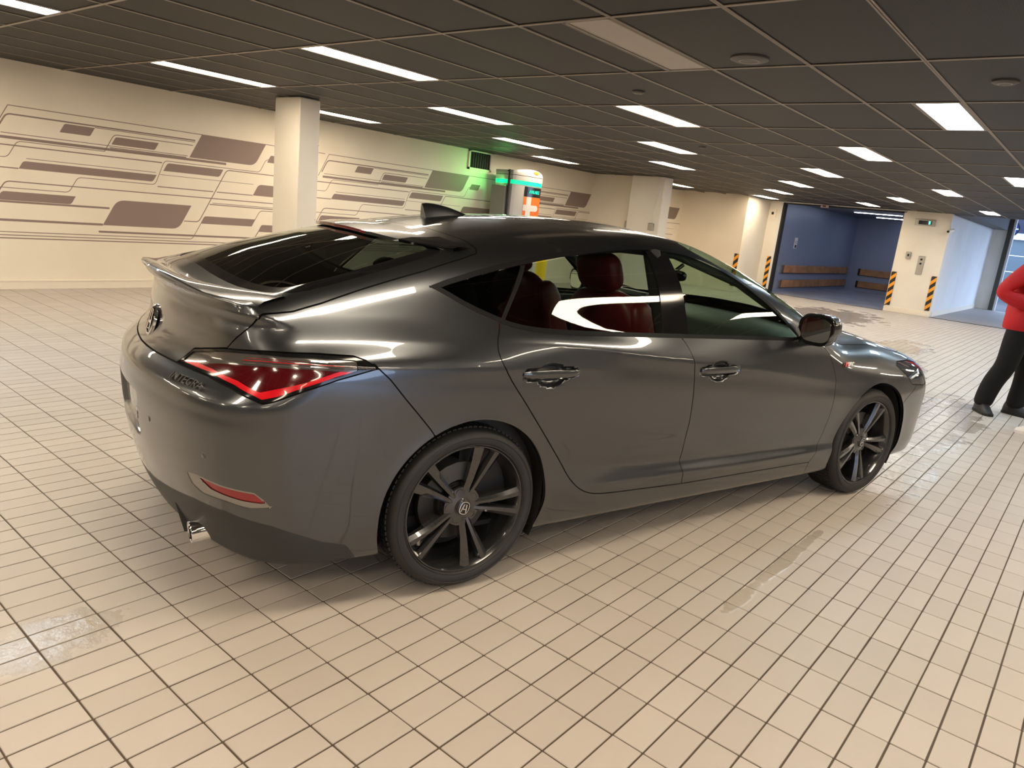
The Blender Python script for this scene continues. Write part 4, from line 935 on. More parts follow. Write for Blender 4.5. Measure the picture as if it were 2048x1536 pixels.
# ------------------------------------------------------------------ wheels
M_tyre = mat('tyre_rubber', (.016, .0155, .015), .62, var=(9, .25))
M_rim = mat('dark_grey_alloy', (.060, .060, .063), .22, .75, coat=1.)
M_rimdark = mat('wheel_inner_dark', (.012, .012, .012), .6); M_disc = mat('brake_disc_steel', (.07, .065, .06), .45, .8)
TR = .3195
def wheel(cx, side):
    s = side; M = frame((0, 0, 0), (1, 0, 0), (0, s, 0))      # local z = outward
    # rim: barrel + lip
    w = MB().lathe([(.216, -.05), (.222, -.02), (.233, .072), (.243, .096), (.2475, .1035), (.2515, .104), (.254, .098), (.251, .085), (.236, .06), (.222, -.09), (.216, -.09)], 96, M, close=True).obj('wheel', M_rim, car, 35, (cx, s*.782, WZ))
    t = MB().lathe([(.247, -.105), (.252, .098), (.257, .109), (.267, .1155), (.285, .1175), (.300, .112), (.309, .102), (.315, .088), (.3175, .070), (TR, .045), (TR, -.045), (.3175, -.070), (.312, -.095), (.295, -.115), (.262, -.1155), (.250, -.105)], 120, M, close=True).obj('tyre', M_tyre, w, 40)
    tb_ = MB()
    for i in range(90):   # tread blocks across the shoulder
        q = 2*math.pi*i/90; Mq = M @ Matrix.Rotation(q, 4, 'Z')
        tb_.box(TR-.006, TR+.0022, -.0075, .0075, .052, .078, Mq); tb_.box(TR-.006, TR+.0028, -.0085, .0065, .006, .046, Mq); tb_.box(TR-.006, TR+.0028, -.0065, .0085, -.046, -.006, Mq); tb_.box(TR-.006, TR+.0022, -.0075, .0075, -.078, -.052, Mq)
    o = tb_.obj('tread_blocks', M_tyre, w); o['kind'] = 'stuff'
    MB().lathe([(.256, .111), (.2585, .1145), (.261, .1135)], 96, M).lathe([(.288, .118), (.290, .1192), (.292, .1175)], 96, M).obj('sidewall_ring', M_tyre, w, 60)
    MB().lathe([(.03, -.02), (.155, -.02), (.158, -.012), (.158, .002), (.155, .008), (.09, .008), (.085, .03), (.03, .03)], 64, M).obj('brake_disc', M_disc, w, 40)
    MB().lathe([(.0, -.06), (.205, -.06), (.205, -.05), (0, -.05)], 64, M).obj('backing_plate', M_rimdark, w)
    # caliper
    P = [(.10*math.cos(q), .10*math.sin(q)) for q in np.radians(range(100, 181, 16))]+[(.172*math.cos(q), .172*math.sin(q)) for q in np.radians(range(180, 99, -16))]
    MB().prism(P, -.03, .045, M).obj('brake_caliper', mat('caliper_grey', (.09, .088, .085), .45, .5), w)
    # hub
    MB().lathe([(0, .082), (.034, .082), (.036, .078), (.078, .070), (.082, .055), (.072, .02), (0, .02)], 60, M).obj('hub', M_rim, w, 35)
    MB().lathe([(0, .0895), (.027, .0885), (.031, .085), (.032, .080)], 48, M).obj('centre_cap', mat('cap_black', (.02, .02, .022), .2), w, 40)
    Mz = Matrix.Identity(4)
    ring = MB(); R0 = [];
    for q in np.linspace(0, 2*math.pi, 36, endpoint=False):
        c, s2 = math.cos(q), math.sin(q); R0.append((math.copysign(abs(c)**.75, c)*.0185, math.copysign(abs(s2)**.75, s2)*.0225))
    for k in range(36):
        a, b = R0[k], R0[(k+1) % 36]; ring.add([M @ Vector((a[0], a[1], .0912)), M @ Vector((b[0], b[1], .0912)), M @ Vector((b[0]*1.16, b[1]*1.13, .0906)), M @ Vector((a[0]*1.16, a[1]*1.13, .0906))], [(0, 1, 2, 3)])
    fl_ = -s
    for sg in (-1, 1): ring.prism([(sg*.0022, .016), (sg*.0075, .016*.9), (sg*.0135, -.017), (sg*.0095, -.017)], .0895, .0912, M)
    ring.box(-.009, .009, -.006, -.0025, .0895, .0912, M)
    ring.obj('cap_emblem', M_chrome, w)
    for i in range(5):
        q0 = math.radians(90+36+72*i) if False else math.radians(72*i+52)
        lx, ly = .057*math.cos(q0), .057*math.sin(q0)
        MB().lathe([(0, .062), (.006, .064), (.0095, .064), (.010, .05)], 12, M @ Matrix.Translation((lx, ly, .006))).lathe([(.0125, .073), (.0165, .0735), (.0175, .070)], 20, M @ Matrix.Translation((lx, ly, 0))).obj('lug_nut', M_rimdark if False else M_rim, w, 40)
    # five pairs of spokes
    for i in range(5):
        qa = math.radians(72*i+16)
        for sg in (-1, 1):
            sp = MB(); st = []
            for r, wd, dq, zt, dp in ((.050, .026, 12, .074, .030), (.075, .026, 10, .080, .036), (.125, .030, 9.0, .088, .038), (.178, .037, 9.2, .094, .036), (.215, .042, 9.5, .097, .032), (.245, .047, 9.8, .099, .026)):
                q = qa+sg*math.radians(dq); c = Vector((math.cos(q), math.sin(q), 0)); tt = Vector((-c.y, c.x, 0))*sg
                ctr = c*r
                st.append([M @ (ctr+tt*wd*.5+Vector((0, 0, zt-.010))), M @ (ctr+tt*wd*.12+Vector((0, 0, zt))), M @ (ctr-tt*wd*.30+Vector((0, 0, zt-.001))), M @ (ctr-tt*wd*.5+Vector((0, 0, zt-.018))), M @ (ctr-tt*wd*.40+Vector((0, 0, zt-dp))), M @ (ctr+tt*wd*.42+Vector((0, 0, zt-dp)))])
            n = 6; vs = [p for r_ in st for p in r_]; k = len(st)
            sp.add(vs, [(a*n+b, a*n+(b+1) % n, (a+1)*n+(b+1) % n, (a+1)*n+b) for a in range(k-1) for b in range(n)]+[tuple(range(n)), tuple(range((k-1)*n, k*n))])
            sp.obj('spoke', M_rim, w, 30)
    return w
for cx in WX:
    for s in (-1, 1):
        w = wheel(cx, s)
        if cx == 0 and s == -1: w.rotation_euler = (0, math.radians(18), 0)
        if cx > 1: w.rotation_euler = (0, math.radians(26), 0)
# wheel housings
for cx, r0 in ((0, ARCH[0]), (2.748, ARCH[1])):
    for s in (-1, 1):
        P = []
        for k in range(33):
            q = math.radians(-28+236*k/32); r = r0+.004
            P.append([(cx+r*math.cos(q), s*a, WZ+r*math.sin(q)) for a in (.50, .60, .72, .82, .868)])
        mb = MB().grid(P); mb.add([(cx+r0*math.cos(math.radians(-28+236*k/32)), s*.50, WZ+r0*math.sin(math.radians(-28+236*k/32))) for k in range(33)], [tuple(range(33))])
        mb.obj('wheel_housing', M_inner, car, 40)
MB().box(-.3, 3.0, -.78, .78, .19, .21).obj('floor_pan', M_inner, car)
# ------------------------------------------------------------------ handles, mirrors, antenna, badges
for (hx, hz) in HAND:
    for s in (-1, 1):
        P = []
        for k in range(15):
            t_ = k/14; x = hx-.136+.272*t_; en = math.sin(math.pi*min(max(t_, .0), 1.))**.30 if 0 < t_ < 1 else .0
            p, n = on_side(x, hz+.006, .0, s); base = float(sideY(np.array([x]), np.array([hz+.06]))[0]); yy = s*(base+.006+.013*en)
            hh = .0155*(.55+.45*en)
            c = Vector((x, yy, hz+.008-(t_-.5)*.004)); P.append([c+Vector((0, -s*.016, hh*.8)), c+Vector((0, 0, hh)), c+Vector((0, s*.004, hh*.35)), c+Vector((0, s*.004, -hh*.35)), c+Vector((0, 0, -hh)), c+Vector((0, -s*.016, -hh*.8)), c+Vector((0, -s*.016, hh*.8))])
        mb = MB().grid(P); mb.add(P[0][:6], [(0, 1, 2, 3, 4, 5)]).add(P[-1][:6], [(5, 4, 3, 2, 1, 0)])
        mb.obj('door_handle', M_paint, car, 28)
for s in (-1, 1):
    C_ = Vector((1.945, s*.945, 1.012)); M = Matrix.Translation(C_) @ Matrix.Rotation(s*math.radians(-8), 4, 'Z')
    def cl(v): v = Vector((max(v.x, -.035), v.y, v.z)); v.y *= (1-.18*(v.z < 0)); return v
    mh = superell(.095, .094, .078, .62, 32, 20, M, cl).obj('door_mirror', M_carblack, car, 40)
    def cl2(v): return Vector((max(v.x, -.02), v.y*(.94 if v.z > 0 else .9), max(v.z, -.012)))
    superell(.100, .099, .083, .62, 32, 20, M, cl2).obj('mirror_cap', M_paint, mh, 40)
    pts = [(-.0005+.074*math.copysign(abs(math.cos(q))**.62, math.cos(q)), .06*math.copysign(abs(math.sin(q))**.62, math.sin(q))) for q in np.linspace(0, 2*math.pi, 32, endpoint=False)]
    MB().prism(pts, 0, .002, M @ frame((-.0365, 0, .002), (0, 1, 0), (-1, 0, 0))).obj('mirror_glass', mat('mirror_silver', (.8, .82, .8), .02, 1.), mh)
    MB().tube([(1.975, s*.84, .935), (1.965, s*.88, .945), (1.955, s*.935, .962)], [.030, .026, .03], 12).obj('mirror_stalk', M_paint, car, 60)
P = []
for k in range(13):
    t_ = k/12; x = .185+.225*t_; hgt = .062*(1-t_**1.6)*(1 if k else .98)+.003; zb = float(topZ(np.array([x]), np.array([0.]))[0])-.003; wd = .028*(1-.75*t_)
    P.append([Vector((x-.012*(1-t_)*q, yy*(1-q)**.65*wd, zb+hgt*q)) for q, yy in ((0, -1), (.35, -1), (.7, -1), (.93, -1), (1, 0), (.93, 1), (.7, 1), (.35, 1), (0, 1))])
mb = MB().grid(P); mb.add(P[0], [tuple(range(8, -1, -1))]); mb.obj('roof_antenna', M_paint, car, 50)
# rear emblem, lettering
ec, en = on_rear(0, .885, .010); Me = frame(ec, (0, -1, 0), en)
em = MB().lathe([(.050, -.004), (.050, .006), (.0555, .008), (.061, .005), (.0625, -.004)], 48, Me @ Matrix.Diagonal((1, 1.02, 1, 1)), close=True).obj('rear_emblem', M_chrome, car, 40)
A_ = MB()
for sg in (-1, 1): A_.prism([(sg*.005, .046), (sg*.017, .040), (sg*.034, -.040), (sg*.023, -.043)], -.002, .008, Me)
A_.box(-.025, .025, -.014, -.004, -.002, .007, Me).obj('emblem_letter', M_chrome, em)
MB().lathe([(0, -.006), (.052, -.004)], 48, Me).obj('emblem_back', mat('emblem_grey', (.12, .115, .11), .3, .6), em)
a_, n1 = on_rear(-.470, .783, .0015); b_, n2 = on_rear(-.655, .785, .0015); xd = (b_-a_)
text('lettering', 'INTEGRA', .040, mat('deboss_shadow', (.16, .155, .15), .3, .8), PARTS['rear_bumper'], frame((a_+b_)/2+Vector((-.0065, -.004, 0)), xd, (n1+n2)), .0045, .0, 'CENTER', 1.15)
p1, n1 = on_side(2.415, .802, .002); Mb = frame(p1+n1*.003, (1, 0, 0), n1)
bd = text('badge_letters', 'SPEC', .034, mat('badge_silver', (.75, .75, .76), .3), car, Mb @ Matrix.Translation((.018, 0, 0)) @ Matrix(((1, .25, 0, 0), (0, 1, 0, 0), (0, 0, 1, 0), (0, 0, 0, 1))), .002, .0008)
MB().prism([(-.058, -.012), (-.049, -.012), (-.034, .006), (-.030, -.012), (-.022, -.012), (-.026, .015), (-.036, .015)], -.001, .003, Mb).prism([(-.024, -.003), (-.017, -.003), (-.017, .001), (-.024, .001)], -.001, .003, Mb).obj('badge_initial', mat('badge_red', (.6, .01, .02), .25), car)
# number plate carrier slots, parking sensors, exhausts
for y in (-.125, -.215):
    p_, n_ = on_rear(y, .545, .002); MB().cham(-.018, .018, -.016, .016, -.004, .001, .003, frame(p_, (0, -1, 0), n_)).obj('plate_slot', M_dark, car)
    MB().cham(-.008, .006, -.010, .004, .001, .006, .002, frame(p_, (0, -1, 0), n_)).obj('plate_clip', M_steel, car)
p_, n_ = on_rear(-.17, .569, .002); MB().box(-.075, .075, -.004, .004, -.002, .003, frame(p_, (0, -1, 0), n_)).obj('plate_strip', M_steel, car)
for s in (-1, 1):
    for (yy, zz) in ((.704, .572), (.36, .60)):
        p_, n_ = on_rear(s*yy, zz, .0012); MB().lathe([(0, .001), (.009, .001), (.0105, -.001)], 20, frame(p_, (0, 1, 0), n_)).obj('parking_sensor', M_paint, car, 60)
    MB().lathe([(.034, 0), (.038, .004), (.041, 0), (.041, -.16), (.034, -.16)], 32, frame((-.905, s*.56, .243), (0, 1, .0), (-1, 0, -.12)), close=True).obj('exhaust_tip', M_chrome, car, 40)
    MB().tube([(-.78, s*.56, .245), (-.4, s*.5, .26)], .03, 12).obj('exhaust_pipe', M_rimdark, car)
# diffuser fins under the valance
for y in (-.42, -.2, 0, .2, .42):
    MB().prism([(-.93, .30), (-.90, .185), (-.62, .185), (-.62, .30)], -.006, .006, frame((0, y, 0), (1, 0, 0), (0, -1, 0))).obj('diffuser_fin', M_plastic, car)
# lip spoiler at the top of the hatch glass with high brake lamp
xt = lambda a: float(np.interp(a, [0, .25, .45, .595, .62], [-.11, -.09, -.05, -.02, .0]))
def sp_rows(a0, a1, n=24):
    P = []
    for k in range(n+1):
        a = a0+(a1-a0)*k/n; ab = abs(a); x = xt(ab)+.012; z = float(topZ(np.array([x]), np.array([ab]))[0]); e = max(0., 1-(ab/.635)**6); L_ = .125*e+.008; xr = x-L_; zr = float(topZ(np.array([xr]), np.array([ab]))[0])+.014*e+.003
        P.append([(x+.06, a, float(topZ(np.array([x+.06]), np.array([ab]))[0])+.0015), (x, a, z+.006), (x-L_*.5, a, (z+zr)/2+.008*e), (xr, a, zr), (xr+.004, a, zr-.012*e-.001), (x-L_*.4, a, (z+zr)/2-.014), (x, a, z-.01)])
    return P
MB().grid(sp_rows(-.46, .46, 40)).obj('hatch_spoiler', M_paint, car, 35)
for s in (-1, 1): MB().grid(sp_rows(s*.46, s*.625, 16)).obj('spoiler_fin', M_carblack, car, 35)
br = []
for k in range(17):
    a = -.27+.54*k/16; r_ = sp_rows(a, a, 1)[0]; br.append([Vector(r_[3])+Vector((-.0015, 0, -.001)), Vector(r_[4])+Vector((-.0015, 0, .002))])
MB().grid(br).obj('high_brake_lamp', mat('high_brake_red', (.30, .01, .015), .25, coat=1.), car)
# crisp trailing lip along the edge of the boot lid
for s in (-1, 1):
    P = []
    for k in range(29):
        a = .705*k/28; e = 1-(a/.72)**4; xe = -.962+.455*a*a; tz = lambda x: float(topZ(np.array([x]), np.array([a]))[0]); ze = tz(xe)+.010*e-.004
        P.append([(xe+.095, s*a, tz(xe+.095)-.005), (xe+.08, s*a, tz(xe+.08)+.0022), (xe+.05, s*a, tz(xe+.05)+.004+.001*e), (xe+.02, s*a, tz(xe+.02)+.004+.005*e), (xe+.004, s*a, ze+.001), (xe, s*a, ze-.003), (xe+.002, s*a, ze-.012), (xe+.03, s*a, ze-.024), (xe+.07, s*a, ze-.030)])
    MB().grid(P).obj('boot_lip', M_paint, car, 28)
# ------------------------------------------------------------------ cabin
M_red = mat('red_leather', (.13, .006, .009), .45); M_blk = mat('black_leather', (.012, .011, .011), .5); M_dash = mat('dash_grey', (.045, .045, .045), .55); M_head = mat('dark_headliner', (.02, .02, .02), .9)
MB().box(-.55, 2.2, -.74, .74, .23, .26).obj('cabin_floor', M_blk, car)
for s in (-1, 1):
    y = s*.37; Ml = Matrix.Translation((1.10, y, .80)) @ Matrix.Rotation(math.radians(-20), 4, 'Y')
    st = superell(.075, .25, .33, .55, 28, 18, Ml).obj('front_seat', M_red, car, 60)
    superell(.085, .07, .30, .6, 16, 12, Ml @ Matrix.Translation((.03, .20, -.02))).obj('seat_bolster', M_red, st, 60); superell(.085, .07, .30, .6, 16, 12, Ml @ Matrix.Translation((.03, -.20, -.02))).obj('seat_bolster', M_red, st, 60)
    superell(.055, .14, .095, .6, 24, 16, Ml @ Matrix.Translation((.0, 0, .42))).obj('headrest', M_red, st, 60)
    for q in (-.05, .05): MB().tube([Ml @ Vector((0, q, .30)), Ml @ Vector((0, q, .40))], .006, 8).obj('headrest_post', M_chrome, st)
    superell(.27, .25, .08, .6, 24, 12, Matrix.Translation((1.38, y, .50))).obj('seat_cushion', M_red, st, 60)
    MB().box(1.15, 1.6, y-.2, y+.2, .26, .44).obj('seat_base', M_blk, st)
    Mr = Matrix.Translation((.33, s*.33, .76)) @ Matrix.Rotation(math.radians(-24), 4, 'Y')
    rs = superell(.075, .31, .27, .55, 24, 16, Mr).obj('rear_seat', M_red, car, 60); superell(.05, .13, .08, .6, 20, 12, Mr @ Matrix.Translation((0, 0, .33))).obj('headrest', M_blk, rs, 60)
    superell(.26, .32, .08, .6, 24, 12, Matrix.Translation((.58, s*.33, .48))).obj('seat_cushion', M_red, rs, 60)
    MB().box(.0, 2.05, s*.735, s*.80, .30, .93).obj('door_lining', M_blk, car)
    # roof side lining and pillars seen through the glass
    MB().tube([(-.1, s*.66, 1.15), (.35, s*.60, 1.27), (.9, s*.555, 1.32), (1.25, s*.56, 1.31), (1.6, s*.68, 1.20), (1.95, s*.78, 1.02)], .022, 8).obj('roof_lining_edge', M_head, car, 60)
    MB().tube([(1.075, s*.58, 1.31), (1.03, s*.78, .95)], .04, 8).obj('pillar_lining', M_head, car, 60)
P = [[(x, y, float(topZ(np.array([x]), np.array([abs(y)]))[0])-.035) for y in np.linspace(-.56, .56, 9)] for x in np.linspace(.10, 1.36, 12)]
MB().grid(P).obj('headlining', M_head, car, 60)
P = []
for x, z in ((1.80, .70), (1.79, .84), (1.84, .93), (1.95, .965), (2.2, .965), (2.42, .955)): P.append([(x+.10*(y/.72)**2*(-1 if x > 2 else .2), y, z-.03*(y/.72)**4) for y in np.linspace(-.76, .76, 17)])
MB().grid(P).obj('dashboard', M_dash, car, 60)
MB().cham(1.835, 1.85, -.14, .14, .93, 1.055, .006).obj('centre_screen', M_carblack, car); MB().cham(1.86, 1.95, .22, .52, .95, 1.02, .02).obj('instrument_hood', M_dash, car)
Ms = frame((1.62, .37, .90), (0, 1, 0), (-1, 0, .40)); R_w = [Ms @ Vector((.185*math.cos(q), .175*math.sin(q), 0)) for q in np.linspace(0, 2*math.pi, 41)]
sw = MB().tube(R_w, .015, 8, False).obj('steering_wheel', M_blk, car, 60)
MB().prism([(-.17, .02), (-.05, .05), (.05, .05), (.17, .02), (.17, -.02), (.05, -.05), (-.05, -.05), (-.17, -.02)], -.02, .0, Ms).obj('wheel_spokes', M_blk, sw)
superell(.02, .12, .032, .6, 16, 10, Matrix.Translation((1.84, 0, 1.165))).obj('rear_view_mirror', M_carblack, car, 60); MB().tube([(1.86, 0, 1.18), (1.93, 0, 1.225)], .012, 8).obj('mirror_mount', M_carblack, car)
MB().box(-.62, .10, -.66, .66, .83, .86).obj('parcel_shelf', M_head, car)
# wiper, windscreen border
P0 = [(p[0], p[1]) for p in WIND[:14]]
# ------------------------------------------------------------------ charging station
M_cs = mat('charger_pale_grey', (.50, .48, .45), .35, .1); M_teal = mat('teal_light', (.0, .5, .3), .4, emit=(.0, .80, .24), estr=.85); M_or = mat('charger_orange', (.85, .17, .01), .4); M_cw = mat('charger_white', (.72, .68, .63), .5)
ch = thing('charging_station', 'tall pale electric vehicle charging station with orange panel and teal light band', 'charger', (10.90, 8.93, 0))
def plan(ex=0., n=16):   # plan outline, front (-y) bulges
    f_ = [(-.43-ex+.86*k/n+2*ex*k/n, -.05-ex-.09*math.sin(math.pi*k/n)**.7) for k in range(n+1)]; return f_+[(.43+ex, .36), (-.43-ex, .36)]
def col_(ex, z0, z1): return MB().prism(plan(ex), z0, z1)
col_(-.03, 0, .10).obj('plinth', M_dark, ch); col_(0, .10, 1.935).obj('cabinet', M_cs, ch); col_(.012, 2.005, 2.09).obj('upper_band', M_cs, ch); col_(.0, 2.09, 2.10).obj('seam', M_dark, ch)
P = []
for k in range(7):
    q = k/6; P.append([(x*(1-.04*q*q), y+.02*q*q, 2.10+.075*q+.045*(1-(x/.43)**2)*q) for x, y in plan(.012)])
mb = MB().grid([r_+[r_[0]] for r_ in P]); mb.add(P[-1], [tuple(range(len(P[-1])))]); mb.obj('top_cap', M_cs, ch, 40)
col_(.006, 1.935, 2.005).obj('light_band', M_teal, ch)
fy = lambda x: -.05-.09*math.sin(math.pi*min(max((x+.43)/.86, 0), 1))**.7
def onface(x0, x1, z0, z1, m, nme, off, par=ch, n=14, r=0):
    P = [[(x0+(x1-x0)*k/n, fy(x0+(x1-x0)*k/n)-off, z) for z in (z0, z1)] for k in range(n+1)]
    return MB().grid(P).obj(nme, m, par)
disp = onface(-.16, .41, 1.735, 1.915, M_blackgloss, 'display', .004)
onface(-.16, .41, .62, 1.73, M_or, 'orange_panel', .003); onface(-.085, .055, .62, 1.73, M_cw, 'logo_bar', .005); onface(-.16, .24, 1.475, 1.585, M_cw, 'logo_arm', .005)
MB().lathe([(0, .0), (.055, .0)], 24, frame((.24, fy(.24)-.0052, 1.53), (1, 0, 0), (0, -1, 0))).obj('logo_arm_end', M_cw, ch)
text('display_text', 'AVAILABLE', .082, mat('teal_text', (0, .3, .2), .4, emit=(.0, .80, .50), estr=.9), disp, frame((.12, fy(.12)-.010, 1.825), (1, .06, 0), (.06, -1, 0)), .0005, .0015, 'CENTER', .82)
MB().prism([(.095*math.cos(q), .028*math.sin(q)) for q in np.linspace(0, 2*math.pi, 24, endpoint=False)], 0, .002, frame((.12, fy(.12)-.014, 2.175), (1, 0, 0), (0, -1, .1))).obj('logo_oval', M_or, ch)
for (dx, zt) in ((-.465, 2.17), (-.45, 2.02)):
    MB().tube([(dx+.06, .10, zt-.02), (dx-.01, .0, zt), (dx-.05, -.03, zt-.2), (dx-.03, -.02, 1.3), (dx-.04, 0, .5), (dx, .05, .35), (dx+.02, .08, .9)], .018, 10).obj('charging_cable', M_dark, ch, 60)
MB().cham(-.56, -.46, .0, .34, .15, 1.89, .01).obj('side_cabinet', mat('charger_side_grey', (.20, .19, .17), .5), ch)
MB().cham(-.52, -.47, -.08, .02, .95, 1.12, .012).obj('plug_holster', M_dark, ch)
la = bpy.data.lights.new('band_glow', 'AREA'); la.shape = 'RECTANGLE'; la.size = .30; la.size_y = .05; la.energy = 4.5; la.color = (.18, 1., .22)
lo = bpy.data.objects.new('band_glow', la); COL.objects.link(lo); lo.parent = ch; lo.matrix_local = frame((-.47, .10, 1.97), (0, 1, 0), (.85, -.55, 0))
# ------------------------------------------------------------------ yellow post beyond the car
t = thing('bollard', 'yellow safety post standing beyond the car, seen through its rear door window', 'bollard', (6.04, 4.62, 0))
M_yel = mat('safety_yellow', (.90, .60, .01), .4)
MB().lathe([(0, 1.08), (.03, 1.075), (.05, 1.05), (.055, 1.02), (.055, .01)], 28).obj('post', M_yel, t, 50); MB().lathe([(.055, .012), (.10, .012), (.10, 0), (0, 0)], 28).obj('base_plate', M_yel, t, 30)
# ------------------------------------------------------------------ people
def skin(name, verts, edges, rad, m, parent, sub=2, root=0):
    me = bpy.data.meshes.new(name); me.from_pydata(verts, edges, []); o = bpy.data.objects.new(name, me); COL.objects.link(o)
    o.modifiers.new('s', 'SKIN').use_smooth_shade = True
    for i, r in enumerate(rad): me.skin_vertices[0].data[i].radius = r if isinstance(r, tuple) else (r, r); me.skin_vertices[0].data[i].use_root = (i == root)
    o.modifiers.new('d', 'SUBSURF').levels = sub
    bpy.context.view_layer.update(); dg = bpy.context.evaluated_depsgraph_get(); m2 = bpy.data.meshes.new_from_object(o.evaluated_get(dg)); bpy.data.objects.remove(o)
    m2.materials.clear(); m2.materials.append(m); m2.polygons.foreach_set('use_smooth', [True]*len(m2.polygons)); return link(name, m2, parent)
M_skin = mat('skin', (.52, .30, .21), .5); M_hair = mat('dark_hair', (.02, .014, .01), .6); M_redj = mat('red_fleece', (.55, .006, .012), .7, bump=(60, .3)); M_blkj = mat('black_vest', (.010, .012, .013), .6, bump=(30, .3)); M_trou = mat('black_trousers', (.004, .004, .005), .9, bump=(14, .5)); M_shoeb = mat('black_trainer', (.014, .014, .015), .5); M_shoew = mat('white_trainer', (.78, .70, .66), .45)
def hand(base, dirv, side, palm, curl=.5):
    # palm and five fingers as skin chains; returns verts/edges/radii to append (base = wrist)
    d = Vector(dirv).normalized(); s_ = Vector(side).normalized(); p_ = Vector(palm).normalized(); B = Vector(base)
    V_ = [B, B+d*.045, B+d*.085]; E_ = [(0, 1), (1, 2)]; R_l = [(.024, .018), (.036, .016), (.038, .014)]
    return V_, E_, R_l, d, s_, p_
def person(name, label, loc, rz, J, upper, hairlen=.02, shoe=None, skincol=M_skin, vest=False):
    root = thing('person', label, 'person', loc, rz)
    v = {k: Vector(p) for k, p in J.items()}
    names = ['pelvis', 'waist', 'chest', 'neckb', 'neck', 'headb', 'headm', 'headt']; V_ = [v[n] for n in names]; E_ = [(i, i+1) for i in range(7)]; R_l = [(.112, .09), (.115, .09), (.14, .10), (.06, .06), (.052, .055), (.066, .078), (.078, .092), (.055, .068)]
    def chain(st, pts, rs):
        k = st
        for p_, r_ in zip(pts, rs): V_.append(Vector(p_)); R_l.append(r_); E_.append((k, len(V_)-1)); k = len(V_)-1
        return k
    for s in ('r', 'l'):
        chain(0, [v['hip'+s], v['knee'+s], v['calf'+s], v['ank'+s], v['toe'+s]], [.085, .060, .056, .038, .035])
        k = chain(2, [v['sh'+s], v['elb'+s], v['fore'+s], v['wri'+s]], [.062, .043, .040, .026])
        w = v['wri'+s]; d = (w-v['fore'+s]).normalized(); palm = (Vector((0, -1 if s == 'l' else 1, 0))-d*d.y*(-1 if s == 'l' else 1)); palm = palm.normalized(); sd = d.cross(palm).normalized()*(1 if s == 'l' else -1)
        k2 = chain(k, [w+d*.04, w+d*.08], [(.034, .018), (.036, .016)])
        for fi, (o_, L_) in enumerate(((.028, .070), (.010, .078), (-.009, .072), (-.027, .058))):
            b_ = w+d*.088+sd*o_; chain(k2, [b_, b_+d*L_*.45+palm*.008, b_+d*L_*.72+palm*.026, b_+d*L_*.85+palm*.045], [.0095, .0088, .0082, .007])
        tb = w+d*.035+sd*.03; chain(k, [tb, tb+(sd*.9+d).normalized()*.035+palm*.006, tb+(sd*.5+d).normalized()*.065+palm*.015], [.013, .0105, .008])
    b = skin('body', [tuple(p) for p in V_], E_, R_l, skincol, root, 2)
    # face
    hm = v['headm']; 
    superell(.012, .011, .024, .9, 12, 8, Matrix.Translation(hm+Vector((.094, 0, -.012)))).obj('nose', skincol, b, 60)
    for s in (-1, 1):
        superell(.008, .015, .009, 1, 12, 8, Matrix.Translation(hm+Vector((.083, s*.032, .012)))).obj('eye', mat('eye_white', (.7, .68, .65), .3), b, 60); superell(.008, .007, .007, 1, 10, 8, Matrix.Translation(hm+Vector((.0865, s*.032, .012)))).obj('iris', M_dark, b, 60)
        superell(.016, .008, .030, .9, 12, 8, Matrix.Translation(hm+Vector((.0, s*.082, -.002)))).obj('ear', skincol, b, 60); superell(.006, .020, .004, .9, 10, 6, Matrix.Translation(hm+Vector((.087, s*.032, .034)))).obj('eyebrow', M_hair, b, 60)
    superell(.008, .026, .007, .9, 12, 8, Matrix.Translation(hm+Vector((.083, 0, -.052)))).obj('mouth', mat('lips', (.35, .12, .10), .5), b, 60)
    def hc(p_): return Vector((p_.x, p_.y, max(p_.z, -.06 if p_.x < -.02 else .035)))
    superell(.106, .090, .112, .95, 24, 16, Matrix.Translation(hm+Vector((-.012, 0, .020))), hc).obj('hair', M_hair, b, 60)
    # trousers
    Vt = [v['waist']-Vector((0, 0, .06)), v['pelvis']]; Et = [(0, 1)]; Rt = [(.145, .115), (.160, .130)]
    for s in ('r', 'l'):
        k = 1
        for p_, r_ in ((v['hip'+s], .125), ((v['hip'+s]+v['knee'+s])/2, .115), (v['knee'+s], .10), (v['calf'+s], .098), (v['ank'+s]+Vector((0, 0, .03)), .092), (v['ank'+s]+Vector((0, 0, -.03)), .082)):
            Vt.append(p_); Rt.append(r_); Et.append((k, len(Vt)-1)); k = len(Vt)-1
    skin('trousers', [tuple(p) for p in Vt], Et, Rt, M_trou, root, 2)
    # jacket
    Vj = [v['pelvis']+Vector((0, 0, -.09)), v['pelvis']+Vector((0, 0, .08)), v['waist'], v['chest'], v['neckb']]; Ej = [(i, i+1) for i in range(4)]; Rj = [(.20, .175), (.195, .165), (.19, .155), (.185, .145), (.075, .075)]
    for s in ('r', 'l'):
        k = 3
        for p_, r_ in ((v['sh'+s], .100), ((v['sh'+s]+v['elb'+s])/2, .092), (v['elb'+s], .086), (v['fore'+s], .074), (v['wri'+s], .055)):
            Vj.append(p_); Rj.append(r_); Ej.append((k, len(Vj)-1)); k = len(Vj)-1
    jk = skin('jacket', [tuple(p) for p in Vj], Ej, Rj, upper, root, 2)
    MB().lathe([(.165, .845), (.178, .842), (.186, .86), (.188, .93), (.178, 1.06), (.15, 1.10)], 40, Matrix.Translation((v['pelvis'].x, v['pelvis'].y, 0)) @ Matrix.Diagonal((.92, 1.12, 1, 1))).obj('jacket_hem', upper, jk, 60)
    MB().lathe([(.082, 0), (.088, .03), (.080, .06), (.070, .06), (.072, 0)], 24, Matrix.Translation(v['neckb']+Vector((0, 0, -.01)))).obj('collar', upper, jk, 50)
